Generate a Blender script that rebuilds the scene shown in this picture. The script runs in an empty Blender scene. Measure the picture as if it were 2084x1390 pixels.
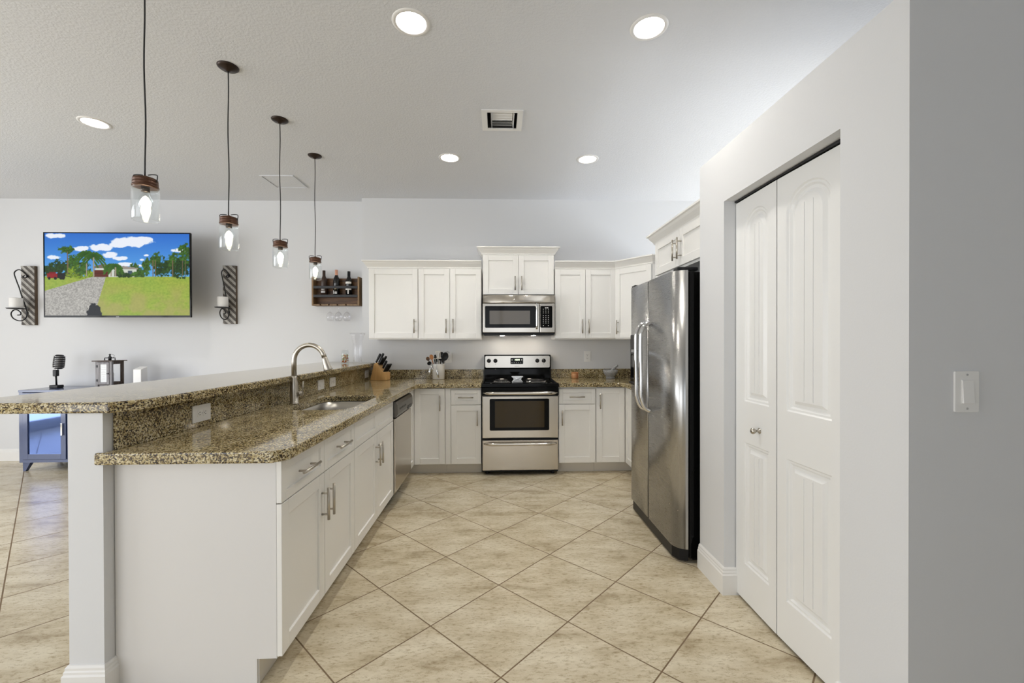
import bpy, bmesh, math, random
from mathutils import Vector, Matrix
import numpy as np
random.seed(7)
S = bpy.context.scene
C = S.collection
PI = math.pi

# ------------------------------------------------------------------ camera, world, exposure, daylight
H = 1.3156
pitch, roll, yaw = .0051, -.0025, .0333
cp, sp_, cr, sr, cy, sy = math.cos(pitch), math.sin(pitch), math.cos(roll), math.sin(roll), math.cos(yaw), math.sin(yaw)
Ry = np.array([[cy, 0, -sy], [0, 1, 0], [sy, 0, cy]]); Rx = np.array([[1, 0, 0], [0, cp, -sp_], [0, sp_, cp]]); Rz = np.array([[cr, -sr, 0], [sr, cr, 0], [0, 0, 1]])
R = Rz @ Rx @ Ry
w_ = lambda r: Vector((r[0], r[2], -r[1]))
right, up, back = w_(R[0]), -w_(R[1]), -w_(R[2])
cam = bpy.data.objects.new('camera', bpy.data.cameras.new('camera')); C.objects.link(cam)
cam.matrix_world = Matrix(((right.x, up.x, back.x, 0), (right.y, up.y, back.y, 0), (right.z, up.z, back.z, H), (0, 0, 0, 1)))
cam.data.sensor_width = 36; cam.data.lens = 868.728 / 2084 * 36
cam.data.shift_y = 7.239 / 2084; cam.data.clip_start = .05
S.camera = cam
S.view_settings.view_transform = 'Standard'; S.view_settings.look = 'None'; S.view_settings.gamma = 1
S.view_settings.exposure = 0.15
S.view_settings.use_curve_mapping = False
S.cycles.max_bounces = 10; S.cycles.diffuse_bounces = 5; S.cycles.glossy_bounces = 4
S.cycles.transmission_bounces = 8; S.cycles.transparent_max_bounces = 16
S.cycles.sample_clamp_indirect = 6; S.cycles.caustics_refractive = False; S.cycles.caustics_reflective = False
S.cycles.use_denoising = True

wd = bpy.data.worlds.new('world'); S.world = wd; wd.use_nodes = True
bg = wd.node_tree.nodes['Background']; bg.inputs[0].default_value = (.80, .89, 1, 1); bg.inputs[1].default_value = 1.2

def area(name, loc, rot, sx, sy, power, col=(1, 1, 1)):
    l = bpy.data.lights.new(name, 'AREA'); l.shape = 'RECTANGLE'; l.size = sx; l.size_y = sy; l.energy = power; l.color = col
    o = bpy.data.objects.new(name, l); C.objects.link(o); o.location = loc; o.rotation_euler = rot
    return o
# daylight through the openings of the left, rear and far right walls
area('daylight_left', (-7.12, .6, 1.25), (0, -PI / 2, 0), 2.3, 4.4, 165, (.985, .99, 1))
area('daylight_rear', (-4.2, -3.12, 1.25), (-PI / 2, 0, PI), 4.2, 2.3, 75, (.985, .99, 1))
area('daylight_hall', (.1, -3.12, 1.25), (-PI / 2, 0, PI), 2.2, 2.3, 9, (1, .98, .96))
area('daylight_right', (4.62, 3.3, .75), (0, PI / 2, 0), 1.1, 2.6, 125, (.92, .96, 1))

# ------------------------------------------------------------------ materials
def mat(name, col, rough=.5, metal=0, spec=.5, **k):
    m = bpy.data.materials.new(name); m.use_nodes = True
    b = m.node_tree.nodes['Principled BSDF']
    b.inputs['Base Color'].default_value = (*col, 1); b.inputs['Roughness'].default_value = rough
    b.inputs['Metallic'].default_value = metal; b.inputs['Specular IOR Level'].default_value = spec
    if 'coat' in k: b.inputs['Coat Weight'].default_value = k['coat']; b.inputs['Coat Roughness'].default_value = .08
    if 'emit' in k: b.inputs['Emission Color'].default_value = (*k['emit'], 1); b.inputs['Emission Strength'].default_value = k['es']
    if 'aniso' in k: b.inputs['Anisotropic'].default_value = k['aniso']
    return m
def N(m, t, **k):
    n = m.node_tree.nodes.new(t)
    for a, v in k.items():
        if a == 'inp':
            for i, x in v.items(): n.inputs[i].default_value = x
        else: setattr(n, a, v)
    return n
def K(m, a, b): m.node_tree.links.new(a, b)
def pbsdf(m): return m.node_tree.nodes['Principled BSDF']
def ramp(m, stops, mode='LINEAR'):
    r = N(m, 'ShaderNodeValToRGB'); r.color_ramp.interpolation = mode
    e = r.color_ramp.elements
    while len(e) < len(stops): e.new(.5)
    for i, (p, c) in enumerate(stops): e[i].position = p; e[i].color = (*c, 1)
    return r
def world_pos(m, scale=(1, 1, 1), loc=(0, 0, 0), rot=(0, 0, 0)):
    g = N(m, 'ShaderNodeNewGeometry'); mp = N(m, 'ShaderNodeMapping')
    mp.inputs['Scale'].default_value = scale; mp.inputs['Location'].default_value = loc; mp.inputs['Rotation'].default_value = rot
    K(m, g.outputs['Position'], mp.inputs['Vector']); return mp.outputs['Vector']
def noise(m, vec, scale, detail=3, rough=.5):
    n = N(m, 'ShaderNodeTexNoise'); n.inputs['Scale'].default_value = scale; n.inputs['Detail'].default_value = detail; n.inputs['Roughness'].default_value = rough
    K(m, vec, n.inputs['Vector']); return n.outputs['Fac']
def bump(m, h, strength, dist):
    b = N(m, 'ShaderNodeBump'); b.inputs['Strength'].default_value = strength; b.inputs['Distance'].default_value = dist
    K(m, h, b.inputs['Height']); K(m, b.outputs['Normal'], pbsdf(m).inputs['Normal']); return b
def mixc(m, fac, a, b, mode='MIX'):
    x = N(m, 'ShaderNodeMix', data_type='RGBA', blend_type=mode)
    for v, i in ((fac, 0), (a, 6), (b, 7)):
        if hasattr(v, 'links'): K(m, v, x.inputs[i])
        else: x.inputs[i].default_value = v if i == 0 else (*v, 1)
    return x.outputs[2]

WALL = mat('wall_paint', (.70, .705, .715), .75); v = world_pos(WALL); bump(WALL, noise(WALL, v, 160, 3), .10, .002)
CEIL = mat('ceiling_paint', (.70, .71, .735), .9); v = world_pos(CEIL)
n1 = noise(CEIL, v, 70, 4, .6); rr = ramp(CEIL, [(.42, (0, 0, 0)), (.60, (1, 1, 1))]); K(CEIL, n1, rr.inputs[0]); bump(CEIL, rr.outputs[0], .26, .004)
TRIM = mat('trim_paint', (.82, .81, .79), .35)
DOORW = mat('door_paint', (.83, .83, .82), .30)
CAB = mat('cabinet_paint', (.86, .845, .81), .32)
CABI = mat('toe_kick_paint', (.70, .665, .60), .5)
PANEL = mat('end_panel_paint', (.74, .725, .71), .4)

def granite(name, k):
    m = mat(name, (.5, .4, .2), .07)
    v = world_pos(m, (1, 1, 1)); vo = N(m, 'ShaderNodeTexVoronoi', feature='F1'); vo.inputs['Scale'].default_value = 95 * k; K(m, v, vo.inputs['Vector'])
    n = noise(m, v, 60 * k, 5, .7); sep = N(m, 'ShaderNodeSeparateColor'); K(m, vo.outputs['Color'], sep.inputs[0])
    mx = N(m, 'ShaderNodeMix'); mx.inputs[0].default_value = .62; K(m, sep.outputs[0], mx.inputs[2]); K(m, n, mx.inputs[3])
    big = noise(m, v, 9, 3, .6); ad = N(m, 'ShaderNodeMath', operation='MULTIPLY_ADD', inp={1: .28, 2: -.14}); K(m, big, ad.inputs[0])
    ad2 = N(m, 'ShaderNodeMath', operation='ADD'); K(m, mx.outputs[0], ad2.inputs[0]); K(m, ad.outputs[0], ad2.inputs[1])
    r = ramp(m, [(.31, (.014, .010, .007)), (.40, (.06, .038, .022)), (.455, (.19, .13, .055)), (.52, (.36, .28, .125)), (.60, (.52, .43, .23)), (.72, (.68, .61, .44))])
    K(m, ad2.outputs[0], r.inputs[0]); K(m, r.outputs[0], pbsdf(m).inputs['Base Color']); return m
GRAN = granite('granite', 2.15)

def steel(name, col, rough, axis):
    m = mat(name, col, rough, 1)
    sc = [1, 1, 1]; sc[axis] = .02
    v = world_pos(m, tuple(sc)); n = noise(m, v, 900, 2); r = N(m, 'ShaderNodeMapRange', inp={1: .3, 2: .7, 3: rough * .93, 4: rough * 1.07}); K(m, n, r.inputs[0]); K(m, r.outputs[0], pbsdf(m).inputs['Roughness'])
    return m
STEEL = steel('brushed_steel', (.62, .575, .51), .20, 0)
FSTEEL = steel('fridge_steel', (.46, .455, .445), .28, 1)
NICKEL = mat('brushed_nickel', (.50, .46, .40), .28, 1)
CHROME = mat('chrome', (.75, .75, .75), .08, 1)
SINKM = mat('sink_steel', (.36, .34, .31), .33, 1)
BLACKG = mat('black_gloss', (.004, .004, .004), .07, spec=.14)
BLACK = mat('black_plastic', (.008, .008, .009), .35, spec=.3)
BLACKM = mat('black_iron', (.012, .012, .014), .5)
BRONZE = mat('dark_bronze', (.035, .022, .016), .35, .6)
COPPER = mat('bronze_cap', (.085, .036, .018), .38, .5)
WHITEP = mat('white_plastic', (.85, .84, .82), .3)
WHITEC = mat('white_ceramic', (.80, .79, .77), .15)
WAX = mat('candle_wax', (.85, .83, .80), .45)
DARKS = mat('dark_slot', (.02, .02, .02), .6)
GLASSD = mat('dark_glass', (.045, .030, .010), .05, spec=.3)
MWGL = mat('microwave_glass', (.10, .085, .065), .06)
BLUE = mat('blue_lacquer', (.050, .072, .165), .22, coat=.3)
BLUEG = mat('blue_cabinet_glass', (.10, .155, .36), .04, .7)
GREYS = mat('grey_print', (.45, .45, .45), .6)
STONE = mat('grey_granite_stone', (.22, .22, .22), .6); v = world_pos(STONE); n = noise(STONE, v, 260, 3, .8); r = ramp(STONE, [(.35, (.05, .05, .05)), (.62, (.42, .42, .42))]); K(STONE, n, r.inputs[0]); K(STONE, r.outputs[0], pbsdf(STONE).inputs['Base Color'])
def wood(name, a, b, scale=(1, 1, .12), f=45, rough=.5, rot=(0, 0, 0)):
    m = mat(name, a, rough); v = world_pos(m, scale, rot=rot); n = noise(m, v, f, 5, .65)
    r = ramp(m, [(.32, a), (.68, b)]); K(m, n, r.inputs[0]); K(m, r.outputs[0], pbsdf(m).inputs['Base Color']); return m
RUSTIC = wood('rustic_wood', (.05, .022, .010), (.20, .095, .035), (.1, 1, 1))
RUSTICL = wood('rustic_wood_edge', (.14, .075, .03), (.30, .19, .09), (1, 1, .1))
BAMBOO = wood('knife_block_wood', (.52, .29, .10), (.70, .43, .18))
SPOONW = wood('utensil_wood', (.42, .16, .05), (.55, .24, .08))
GREYW = wood('weathered_wood_light', (.30, .28, .25), (.50, .48, .44), (1, 1, 1), 30)
DARKW = wood('weathered_wood_dark', (.045, .038, .034), (.14, .12, .10), (1, 1, 1), 30)
BROWNW = wood('weathered_wood_brown', (.05, .03, .015), (.14, .09, .05), (1, 1, .15), 40)
LANTG = wood('lantern_grey_wood', (.16, .15, .16), (.30, .29, .30))
LANTD = wood('lantern_brown_wood', (.03, .018, .012), (.09, .055, .035))
BOTG = mat('bottle_glass', (.008, .008, .008), .06)
ROSE = mat('rose_foil', (.75, .38, .26), .3, .3)
LABELW = mat('paper_label', (.80, .78, .74), .6)
PAPER = mat('paper_white', (.83, .86, .88), .5)
LBLD = mat('bottle_brown', (.04, .02, .012), .4)
GOLD = mat('gold_seal', (.60, .48, .25), .35, .5)
EMIT = mat('lamp_lens', (1, 1, 1), .5, emit=(1, .955, .875), es=270)
EMITW = mat('task_lamp_glow', (1, 1, 1), .5, emit=(1, .88, .72), es=150)
BULBE = mat('bulb_glow', (1, .9, .7), .5, emit=(1, .90, .68), es=26)
CLOCK = mat('clock_glow', (.8, .9, .6), .5, emit=(.85, 1, .65), es=2.5)
SCREEN = bpy.data.materials.new('tv_picture'); SCREEN.use_nodes = True
b = pbsdf(SCREEN); at = N(SCREEN, 'ShaderNodeAttribute', attribute_name='pic'); b.inputs['Base Color'].default_value = (.01, .01, .01, 1); b.inputs['Roughness'].default_value = .3; b.inputs['Specular IOR Level'].default_value = .1
K(SCREEN, at.outputs['Color'], b.inputs['Emission Color']); b.inputs['Emission Strength'].default_value = .86

def clear_glass(name, tint=(1, 1, 1), rough=.02, edge=.55):
    m = bpy.data.materials.new(name); m.use_nodes = True; nt = m.node_tree; nt.nodes.clear()
    out = nt.nodes.new('ShaderNodeOutputMaterial'); tr = nt.nodes.new('ShaderNodeBsdfTransparent'); tr.inputs[0].default_value = (*tint, 1)
    gl = nt.nodes.new('ShaderNodeBsdfGlossy'); gl.inputs['Roughness'].default_value = rough; gl.inputs[0].default_value = (1, 1, 1, 1)
    lw = nt.nodes.new('ShaderNodeLayerWeight'); lw.inputs[0].default_value = .5; mx = nt.nodes.new('ShaderNodeMixShader')
    pw = nt.nodes.new('ShaderNodeMath'); pw.operation = 'POWER'; pw.inputs[1].default_value = 3.0; nt.links.new(lw.outputs['Facing'], pw.inputs[0])
    ma = nt.nodes.new('ShaderNodeMath'); ma.operation = 'MULTIPLY_ADD'; ma.inputs[1].default_value = edge; ma.inputs[2].default_value = .03; nt.links.new(pw.outputs[0], ma.inputs[0]); nt.links.new(ma.outputs[0], mx.inputs[0]); nt.links.new(tr.outputs[0], mx.inputs[1]); nt.links.new(gl.outputs[0], mx.inputs[2]); nt.links.new(mx.outputs[0], out.inputs[0]); return m
GLASS = clear_glass('clear_glass', (.97, .98, .98), .02, .45)
CRYSTAL = clear_glass('crystal_glass', (.98, .98, .985), .04, .75)
PANE = clear_glass('pane_glass', (.97, .99, 1), .02, .15)

# floor tiles: 45 cm squares laid on the diagonal
FLOOR = mat('floor_tile', (.6, .5, .38), .3)
T = .454454
v = world_pos(FLOOR, (1 / T, 1 / T, 1), (-.0192, -3.6787, 0))
rt = N(FLOOR, 'ShaderNodeVectorRotate', rotation_type='Z_AXIS'); rt.inputs['Angle'].default_value = -.7954; K(FLOOR, v, rt.inputs['Vector'])
sx = N(FLOOR, 'ShaderNodeSeparateXYZ'); K(FLOOR, rt.outputs[0], sx.inputs[0])
def edge(o):
    pp = N(FLOOR, 'ShaderNodeMath', operation='PINGPONG', inp={1: .5}); K(FLOOR, o, pp.inputs[0]); return pp.outputs[0]
mn = N(FLOOR, 'ShaderNodeMath', operation='MINIMUM'); K(FLOOR, edge(sx.outputs[0]), mn.inputs[0]); K(FLOOR, edge(sx.outputs[1]), mn.inputs[1])
gr = N(FLOOR, 'ShaderNodeMapRange', inp={1: .0055, 2: .0085}); K(FLOOR, mn.outputs[0], gr.inputs[0])
fl = N(FLOOR, 'ShaderNodeVectorMath', operation='FLOOR'); K(FLOOR, rt.outputs[0], fl.inputs[0])
fxy = N(FLOOR, 'ShaderNodeVectorMath', operation='MULTIPLY'); fxy.inputs[1].default_value = (1, 1, 0); K(FLOOR, fl.outputs[0], fxy.inputs[0])
wn = N(FLOOR, 'ShaderNodeTexWhiteNoise', noise_dimensions='3D'); K(FLOOR, fxy.outputs[0], wn.inputs['Vector'])
wp = world_pos(FLOOR, (1, 2.6, 1)); off = N(FLOOR, 'ShaderNodeVectorMath', operation='MULTIPLY_ADD'); off.inputs[1].default_value = (7, 7, 7)
K(FLOOR, wn.outputs['Color'], off.inputs[0]); K(FLOOR, wp, off.inputs[2])
na = noise(FLOOR, off.outputs[0], 3.2, 7, .68); nb = noise(FLOOR, off.outputs[0], 34, 6, .8)
ra = ramp(FLOOR, [(.31, (.41, .33, .21)), (.45, (.59, .505, .355)), (.62, (.72, .645, .49))]); K(FLOOR, na, ra.inputs[0])
rb = ramp(FLOOR, [(.35, (.62, .57, .49)), (.49, (1, 1, 1))]); K(FLOOR, nb, rb.inputs[0])
c1 = mixc(FLOOR, 1.0, ra.outputs[0], rb.outputs[0], 'MULTIPLY')
c2 = mixc(FLOOR, gr.outputs[0], (.20, .135, .075), c1); K(FLOOR, c2, pbsdf(FLOOR).inputs['Base Color'])
pass; K(FLOOR, N(FLOOR, 'ShaderNodeMapRange', inp={3: .8, 4: .27}).outputs[0], pbsdf(FLOOR).inputs['Roughness'])
mr = [n for n in FLOOR.node_tree.nodes if n.type == 'MAP_RANGE'][-1]; K(FLOOR, gr.outputs[0], mr.inputs[0])
bump(FLOOR, gr.outputs[0], .5, .002)

# ------------------------------------------------------------------ mesh helpers
class F:                       # a face frame: origin, u along the face, n out of the face
    def __init__(s, o, u, n): s.o, s.u, s.n = Vector(o), Vector(u).normalized(), Vector(n).normalized()
    def __call__(s, u, n, z): return s.o + s.u * u + s.n * n + Vector((0, 0, z))
W0 = F((0, 0, 0), (1, 0, 0), (0, 1, 0))
class MB:
    def __init__(s): s.bm = bmesh.new()
    def box(s, a, b, f=W0, bev=0):
        vs = [s.bm.verts.new(f(x, y, z)) for x in (a[0], b[0]) for y in (a[1], b[1]) for z in (a[2], b[2])]
        fs = [s.bm.faces.new([vs[i] for i in q]) for q in ((0, 1, 3, 2), (4, 6, 7, 5), (0, 4, 5, 1), (2, 3, 7, 6), (0, 2, 6, 4), (1, 5, 7, 3))]
        if bev:
            es = list({e for fc in fs for e in fc.edges}); bmesh.ops.bevel(s.bm, geom=es, offset=bev, segments=2, affect='EDGES', profile=.5)
        return s
    def tube(s, pts, r, seg=10, cap=True):
        pts = [Vector(p) for p in pts]; rs = r if isinstance(r, (list, tuple)) else [r] * len(pts); rings = []
        d0 = (pts[1] - pts[0]).normalized(); a = d0.orthogonal().normalized()
        for i, p in enumerate(pts):
            d = ((pts[min(i + 1, len(pts) - 1)] - pts[max(i - 1, 0)])).normalized()
            a = (a - d * a.dot(d)); a = a.normalized() if a.length > 1e-6 else d.orthogonal().normalized()
            bb = d.cross(a)
            rings.append([s.bm.verts.new(p + (a * math.cos(t) + bb * math.sin(t)) * rs[i]) for t in [2 * PI * k / seg for k in range(seg)]])
        for A, B in zip(rings, rings[1:]):
            for k in range(seg): s.sm(s.bm.faces.new((A[k], A[(k + 1) % seg], B[(k + 1) % seg], B[k])))
        if cap: s.bm.faces.new(rings[0][::-1]); s.bm.faces.new(rings[-1])
        return s
    def sm(s, f): f.smooth = True; return f
    def lathe(s, prof, c=(0, 0, 0), seg=28, closed=False, flute=None):
        c = Vector(c); rings = []
        for r, z in prof:
            if r < 1e-5: rings.append([s.bm.verts.new(c + Vector((0, 0, z)))])
            else:
                rings.append([s.bm.verts.new(c + Vector((math.cos(t) * r * (1 + (flute(z, t) if flute else 0)), math.sin(t) * r * (1 + (flute(z, t) if flute else 0)), z))) for t in [2 * PI * k / seg for k in range(seg)]])
        pr = list(zip(rings, rings[1:])) + ([(rings[-1], rings[0])] if closed else [])
        for A, B in pr:
            for k in range(seg):
                q = [A[k % len(A)], A[(k + 1) % len(A)], B[(k + 1) % len(B)], B[k % len(B)]]; q2 = []
                [q2.append(x) for x in q if x not in q2]
                if len(q2) > 2: s.sm(s.bm.faces.new(q2))
        return s
    def prism(s, poly, z0, z1, holes=(), f=None):
        edges = []; tops = []
        for loop in [poly] + list(holes):
            vs = [s.bm.verts.new((x, y, z1)) for x, y in loop]; tops += vs
            edges += [s.bm.edges.new((vs[i], vs[(i + 1) % len(vs)])) for i in range(len(vs))]
        g = bmesh.ops.triangle_fill(s.bm, use_beauty=True, use_dissolve=False, edges=edges, normal=(0, 0, 1))
        fs = [x for x in g['geom'] if isinstance(x, bmesh.types.BMFace)]
        if abs(z1 - z0) > 1e-9:
            e = bmesh.ops.extrude_face_region(s.bm, geom=fs)
            bmesh.ops.translate(s.bm, vec=(0, 0, z0 - z1), verts=[x for x in e['geom'] if isinstance(x, bmesh.types.BMVert)])
            vv = e['geom']
        if f is not None:
            for x in s.bm.verts: x.co = f(x.co.x, x.co.z, x.co.y)
        return s
    def sweep(s, path, prof, side=1, closed=False):
        P = [Vector((x, y)) for x, y in path]; n = len(P); rings = []
        for i in range(n):
            if closed: a, b = P[i - 1], P[(i + 1) % n]
            else: a, b = P[max(i - 1, 0)], P[min(i + 1, n - 1)]
            d1 = (P[i] - a).normalized() if (P[i] - a).length > 0 else None; d2 = (b - P[i]).normalized() if (b - P[i]).length > 0 else None
            d1 = d1 or d2; d2 = d2 or d1
            n1 = Vector((d1.y, -d1.x)) * side; n2 = Vector((d2.y, -d2.x)) * side; m = (n1 + n2).normalized(); m = m / max(.3, m.dot(n1))
            rings.append([s.bm.verts.new((P[i].x + m.x * o, P[i].y + m.y * o, z)) for o, z in prof])
        pr = list(zip(rings, rings[1:])) + ([(rings[-1], rings[0])] if closed else [])
        for A, B in pr:
            for k in range(len(prof)): s.bm.faces.new((A[k], A[(k + 1) % len(prof)], B[(k + 1) % len(prof)], B[k]))
        if not closed: s.bm.faces.new(rings[0]); s.bm.faces.new(rings[-1][::-1])
        return s
    def quad(s, pts): s.bm.faces.new([s.bm.verts.new(p) for p in pts]); return s
    def xf(s, M): bmesh.ops.transform(s.bm, matrix=M, verts=s.bm.verts); return s
    def build(s, name, m, parent=None, bev=0, local=False, recalc=True, seg=2):
        if recalc: bmesh.ops.recalc_face_normals(s.bm, faces=s.bm.faces)
        me = bpy.data.meshes.new(name)
        if parent is not None and not local:
            root = parent
            loc = Vector((0, 0, 0))
            while root is not None: loc += root.location; root = root.parent
            bmesh.ops.translate(s.bm, vec=-loc, verts=s.bm.verts)
        s.bm.to_mesh(me); s.bm.free(); me.materials.append(m)
        o = bpy.data.objects.new(name, me); C.objects.link(o); o.parent = parent
        if bev:
            md = o.modifiers.new('bevel', 'BEVEL'); md.width = bev; md.segments = seg; md.limit_method = 'ANGLE'; md.angle_limit = .6
        return o

def tag(o, label, cat, group=None):
    o['label'] = label; o['category'] = cat
    if group: o['group'] = group
    return o
def thing(name, label, cat, loc=(0, 0, 0), group=None, rz=0):
    o = bpy.data.objects.new(name, None); C.objects.link(o); o.location = loc; o.rotation_euler = (0, 0, rz); o.empty_display_size = .05
    return tag(o, label, cat, group)
def struct(o, label=None):
    o['kind'] = 'structure'
    if label: o['label'] = label
    return o
def copy_tree(o, parent=None):
    c = o.copy(); C.objects.link(c); c.parent = parent
    for ch in list(o.children): copy_tree(ch, c)
    return c
def arc(c, r, a0, a1, n): return [(c[0] + r * math.cos(a0 + (a1 - a0) * i / n), c[1] + r * math.sin(a0 + (a1 - a0) * i / n)) for i in range(n + 1)]
def rrect(x0, x1, y0, y1, r, n=6):
    p = []
    for cx_, cy_, a in ((x1 - r, y0 + r, -PI / 2), (x1 - r, y1 - r, 0), (x0 + r, y1 - r, PI / 2), (x0 + r, y0 + r, PI)): p += arc((cx_, cy_), r, a, a + PI / 2, n)
    return p
def smooth(pts, n=8):        # Catmull-Rom through points
    pts = [Vector(p) for p in pts]; P = [pts[0] * 2 - pts[1]] + pts + [pts[-1] * 2 - pts[-2]]; out = []
    for i in range(1, len(P) - 2):
        for k in range(n):
            t = k / n; a, b, c, d = P[i - 1:i + 3]
            out.append(.5 * ((2 * b) + (c - a) * t + (2 * a - 5 * b + 4 * c - d) * t * t + (3 * b - a - 3 * c + d) * t ** 3))
    return out + [pts[-1]]

def bar_pull(parent, f, u, n, z, vertical=True, length=.150, r=.0062):
    m = MB(); h = length / 2; q = h * .66
    a, b = ((u, n + .032, z - h), (u, n + .032, z + h)) if vertical else ((u - h, n + .032, z), (u + h, n + .032, z))
    m.tube([f(*a), f(*b)], r, 12)
    for s in (-q, q):
        c = (u, z + s) if vertical else (u + s, z)
        m.tube([f(c[0], n - .001, c[1]), f(c[0], n + .032, c[1])], r * .75, 10)
    return m.build('handle', NICKEL, parent)
def shaker(parent, f, u0, u1, z0, z1, n=0, name='door', t=.020, rail=.057, rec=.010, mat_=None):
    m = MB(); u0, u1 = min(u0, u1), max(u0, u1)
    m.box((u0, n, z0), (u0 + rail, n + t, z1), f); m.box((u1 - rail, n, z0), (u1, n + t, z1), f)
    m.box((u0 + rail, n, z0), (u1 - rail, n + t, z0 + rail), f); m.box((u0 + rail, n, z1 - rail), (u1 - rail, n + t, z1), f)
    m.box((u0 + rail - .002, n + .001, z0 + rail - .002), (u1 - rail + .002, n + t - rec, z1 - rail + .002), f)
    return m.build(name, mat_ or CAB, parent, bev=.0018)

# ------------------------------------------------------------------ the setting
XL, XR, YB, YK, YN, ZC = -7.0, 4.5, 5.0, 4.88, -3.0, 2.955
JOG = -1.53
struct(MB().quad([(XL - .3, YN - .3, 0), (XR + .3, YN - .3, 0), (XR + .3, YB + .3, 0), (XL - .3, YB + .3, 0)]).build('floor', FLOOR), 'beige stone-look floor tiles laid on the diagonal')
CANS = [(-.438, 2.207), (.791, 2.205), (-.422, 3.803), (.807, 3.799), (-2.985, 3.275)]
VX0, VX1, VY0, VY1 = -.072, .145, 3.035, 3.265
hole = [[(cx + .076 * math.cos(-2 * PI * k / 32), c_y + .076 * math.sin(-2 * PI * k / 32)) for k in range(32)] for cx, c_y in CANS]
hole.append([(VX0, VY0), (VX0, VY1), (VX1, VY1), (VX1, VY0)])
struct(MB().prism([(XL - .2, YN - .2), (XR + .2, YN - .2), (XR + .2, YB + .2), (XL - .2, YB + .2)], ZC, ZC, hole).build('ceiling', CEIL, recalc=False), 'white ceiling with knockdown texture')
m = MB(); m.box((XL, YB, 0), (JOG, YB + .15, ZC)); m.box((JOG, YK, 0), (XR, YB + .15, ZC))
struct(m.build('wall_back', WALL), 'pale grey back wall')
def wall_open(name, axis, pos, thick, lo, hi, opens, label):
    m = MB(); cur = lo
    def bx(a, b, z0, z1):
        if axis == 'x': m.box((pos, a, z0), (pos + thick, b, z1))
        else: m.box((a, pos, z0), (b, pos + thick, z1))
    for a, b, z0, z1 in opens:
        bx(cur, a, 0, ZC); bx(a, b, z1, ZC)
        if z0 > 0: bx(a, b, 0, z0)
        cur = b
    bx(cur, hi, 0, ZC); return struct(m.build(name, WALL), label)
wall_open('wall_left', 'x', XL - .12, .12, YN, YB, [(-1.6, 2.8, .1, 2.4)], 'pale grey left wall with glazed opening')
wall_open('wall_right', 'x', XR, .12, YN, YB, [(2.0, 4.6, .1, 1.7)], 'pale grey far right wall with low window')
wall_open('wall_rear', 'y', YN - .12, .12, XL, XR, [(-6.3, -2.1, .1, 2.4), (-1.0, 1.2, .1, 2.4)], 'pale grey wall behind the camera')
struct(MB().box((-.60, YN, 0), (-.48, -.15, ZC)).build('wall_light_block', WALL), 'unseen pale grey wall added beside the camera to keep rear light off the near right wall')  # added out of view to block rear daylight from the near pantry face
# frames of the windows behind the camera
for i, (ax, p, a, b, z0, z1) in enumerate([('x', XL - .08, -1.6, 2.8, .1, 2.4), ('y', YN - .08, -6.3, -2.1, .1, 2.4), ('y', YN - .08, -1.0, 1.2, .1, 2.4), ('x', XR + .02, 2.0, 4.6, .1, 1.7)]):
    m = MB(); t = .05
    def bx(u0, u1, za, zb):
        if ax == 'x': m.box((p, u0, za), (p + .05, u1, zb))
        else: m.box((u0, p, za), (u1, p + .05, zb))
    k = 3 if b - a > 3 else 2
    bx(a, b, z0, z0 + t); bx(a, b, z1 - t, z1)
    for q in range(k + 1): u = a + (b - a - t) * q / k; bx(u, u + t, z0 + t, z1 - t)
    struct(m.build('window_%d' % (i + 1), TRIM), 'white framed window %s' % ['in the left wall', 'in the rear wall of the living room', 'in the rear wall of the hall', 'in the far right wall'][i])
BASEP = [(0, .0), (.016, .0), (.016, .098), (.012, .104), (.012, .112), (.009, .117), (.009, .126), (.004, .133), (0, .134)]
struct(MB().sweep([(XL, YB), (JOG - .05, YB)], BASEP, side=1).build('baseboard_back', TRIM), 'white moulded baseboard')
# pantry box: lower than the ceiling
PX, PY0, PY1, PZ = 1.18, 1.187, 2.455, 2.312
DY0, DY1, DZ = 1.434, 2.19, 2.05
m = MB()
m.box((PX, PY0, 0), (PX + .115, DY0, PZ)); m.box((PX, DY1, 0), (PX + .115, PY1, PZ)); m.box((PX, DY0, DZ), (PX + .115, DY1, PZ))
m.box((PX + .115, PY0, 0), (3.0, PY0 + .115, PZ)); m.box((PX + .115, PY1 - .115, 0), (3.0, PY1, PZ)); m.box((2.885, PY0 + .115, 0), (3.0, PY1 - .115, PZ))
m.box((PX, PY0, PZ), (3.0, PY1, PZ + .02))
struct(m.build('wall_pantry', WALL), 'pale grey pantry wall stopping below the ceiling')
struct(MB().sweep([(PX + .075, DY1), (PX, DY1), (PX, PY1)], [(o, z * 1.045) for o, z in BASEP], side=-1).build('baseboard_pantry', TRIM), 'white moulded baseboard at the pantry wall')
struct(MB().sweep([(PX + .05, DY0), (PX, DY0), (PX, PY0), (2.9, PY0)], [(o, z * 1.045) for o, z in BASEP], side=1).build('baseboard_hall', TRIM), 'white moulded baseboard on the near pantry corner')
struct(MB().box((1.9, PY1, 0), (2.0, YK, 2.10)).build('wall_kitchen_right', WALL), 'low wall behind fridge and right cabinets')
# pony wall under the bar
BX0, BX1, BY0 = -1.580, -1.455, 1.620
struct(MB().box((BX0, BY0, 0), (BX1, YK, 1.06)).build('wall_bar', WALL), 'grey half wall carrying the raised bar top')
struct(MB().sweep([(BX1, BY0 + .048), (BX1, BY0), (BX0, BY0), (BX0, YB - .02)], BASEP, side=-1).build('baseboard_bar', TRIM), 'white moulded baseboard wrapping the half wall')

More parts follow.
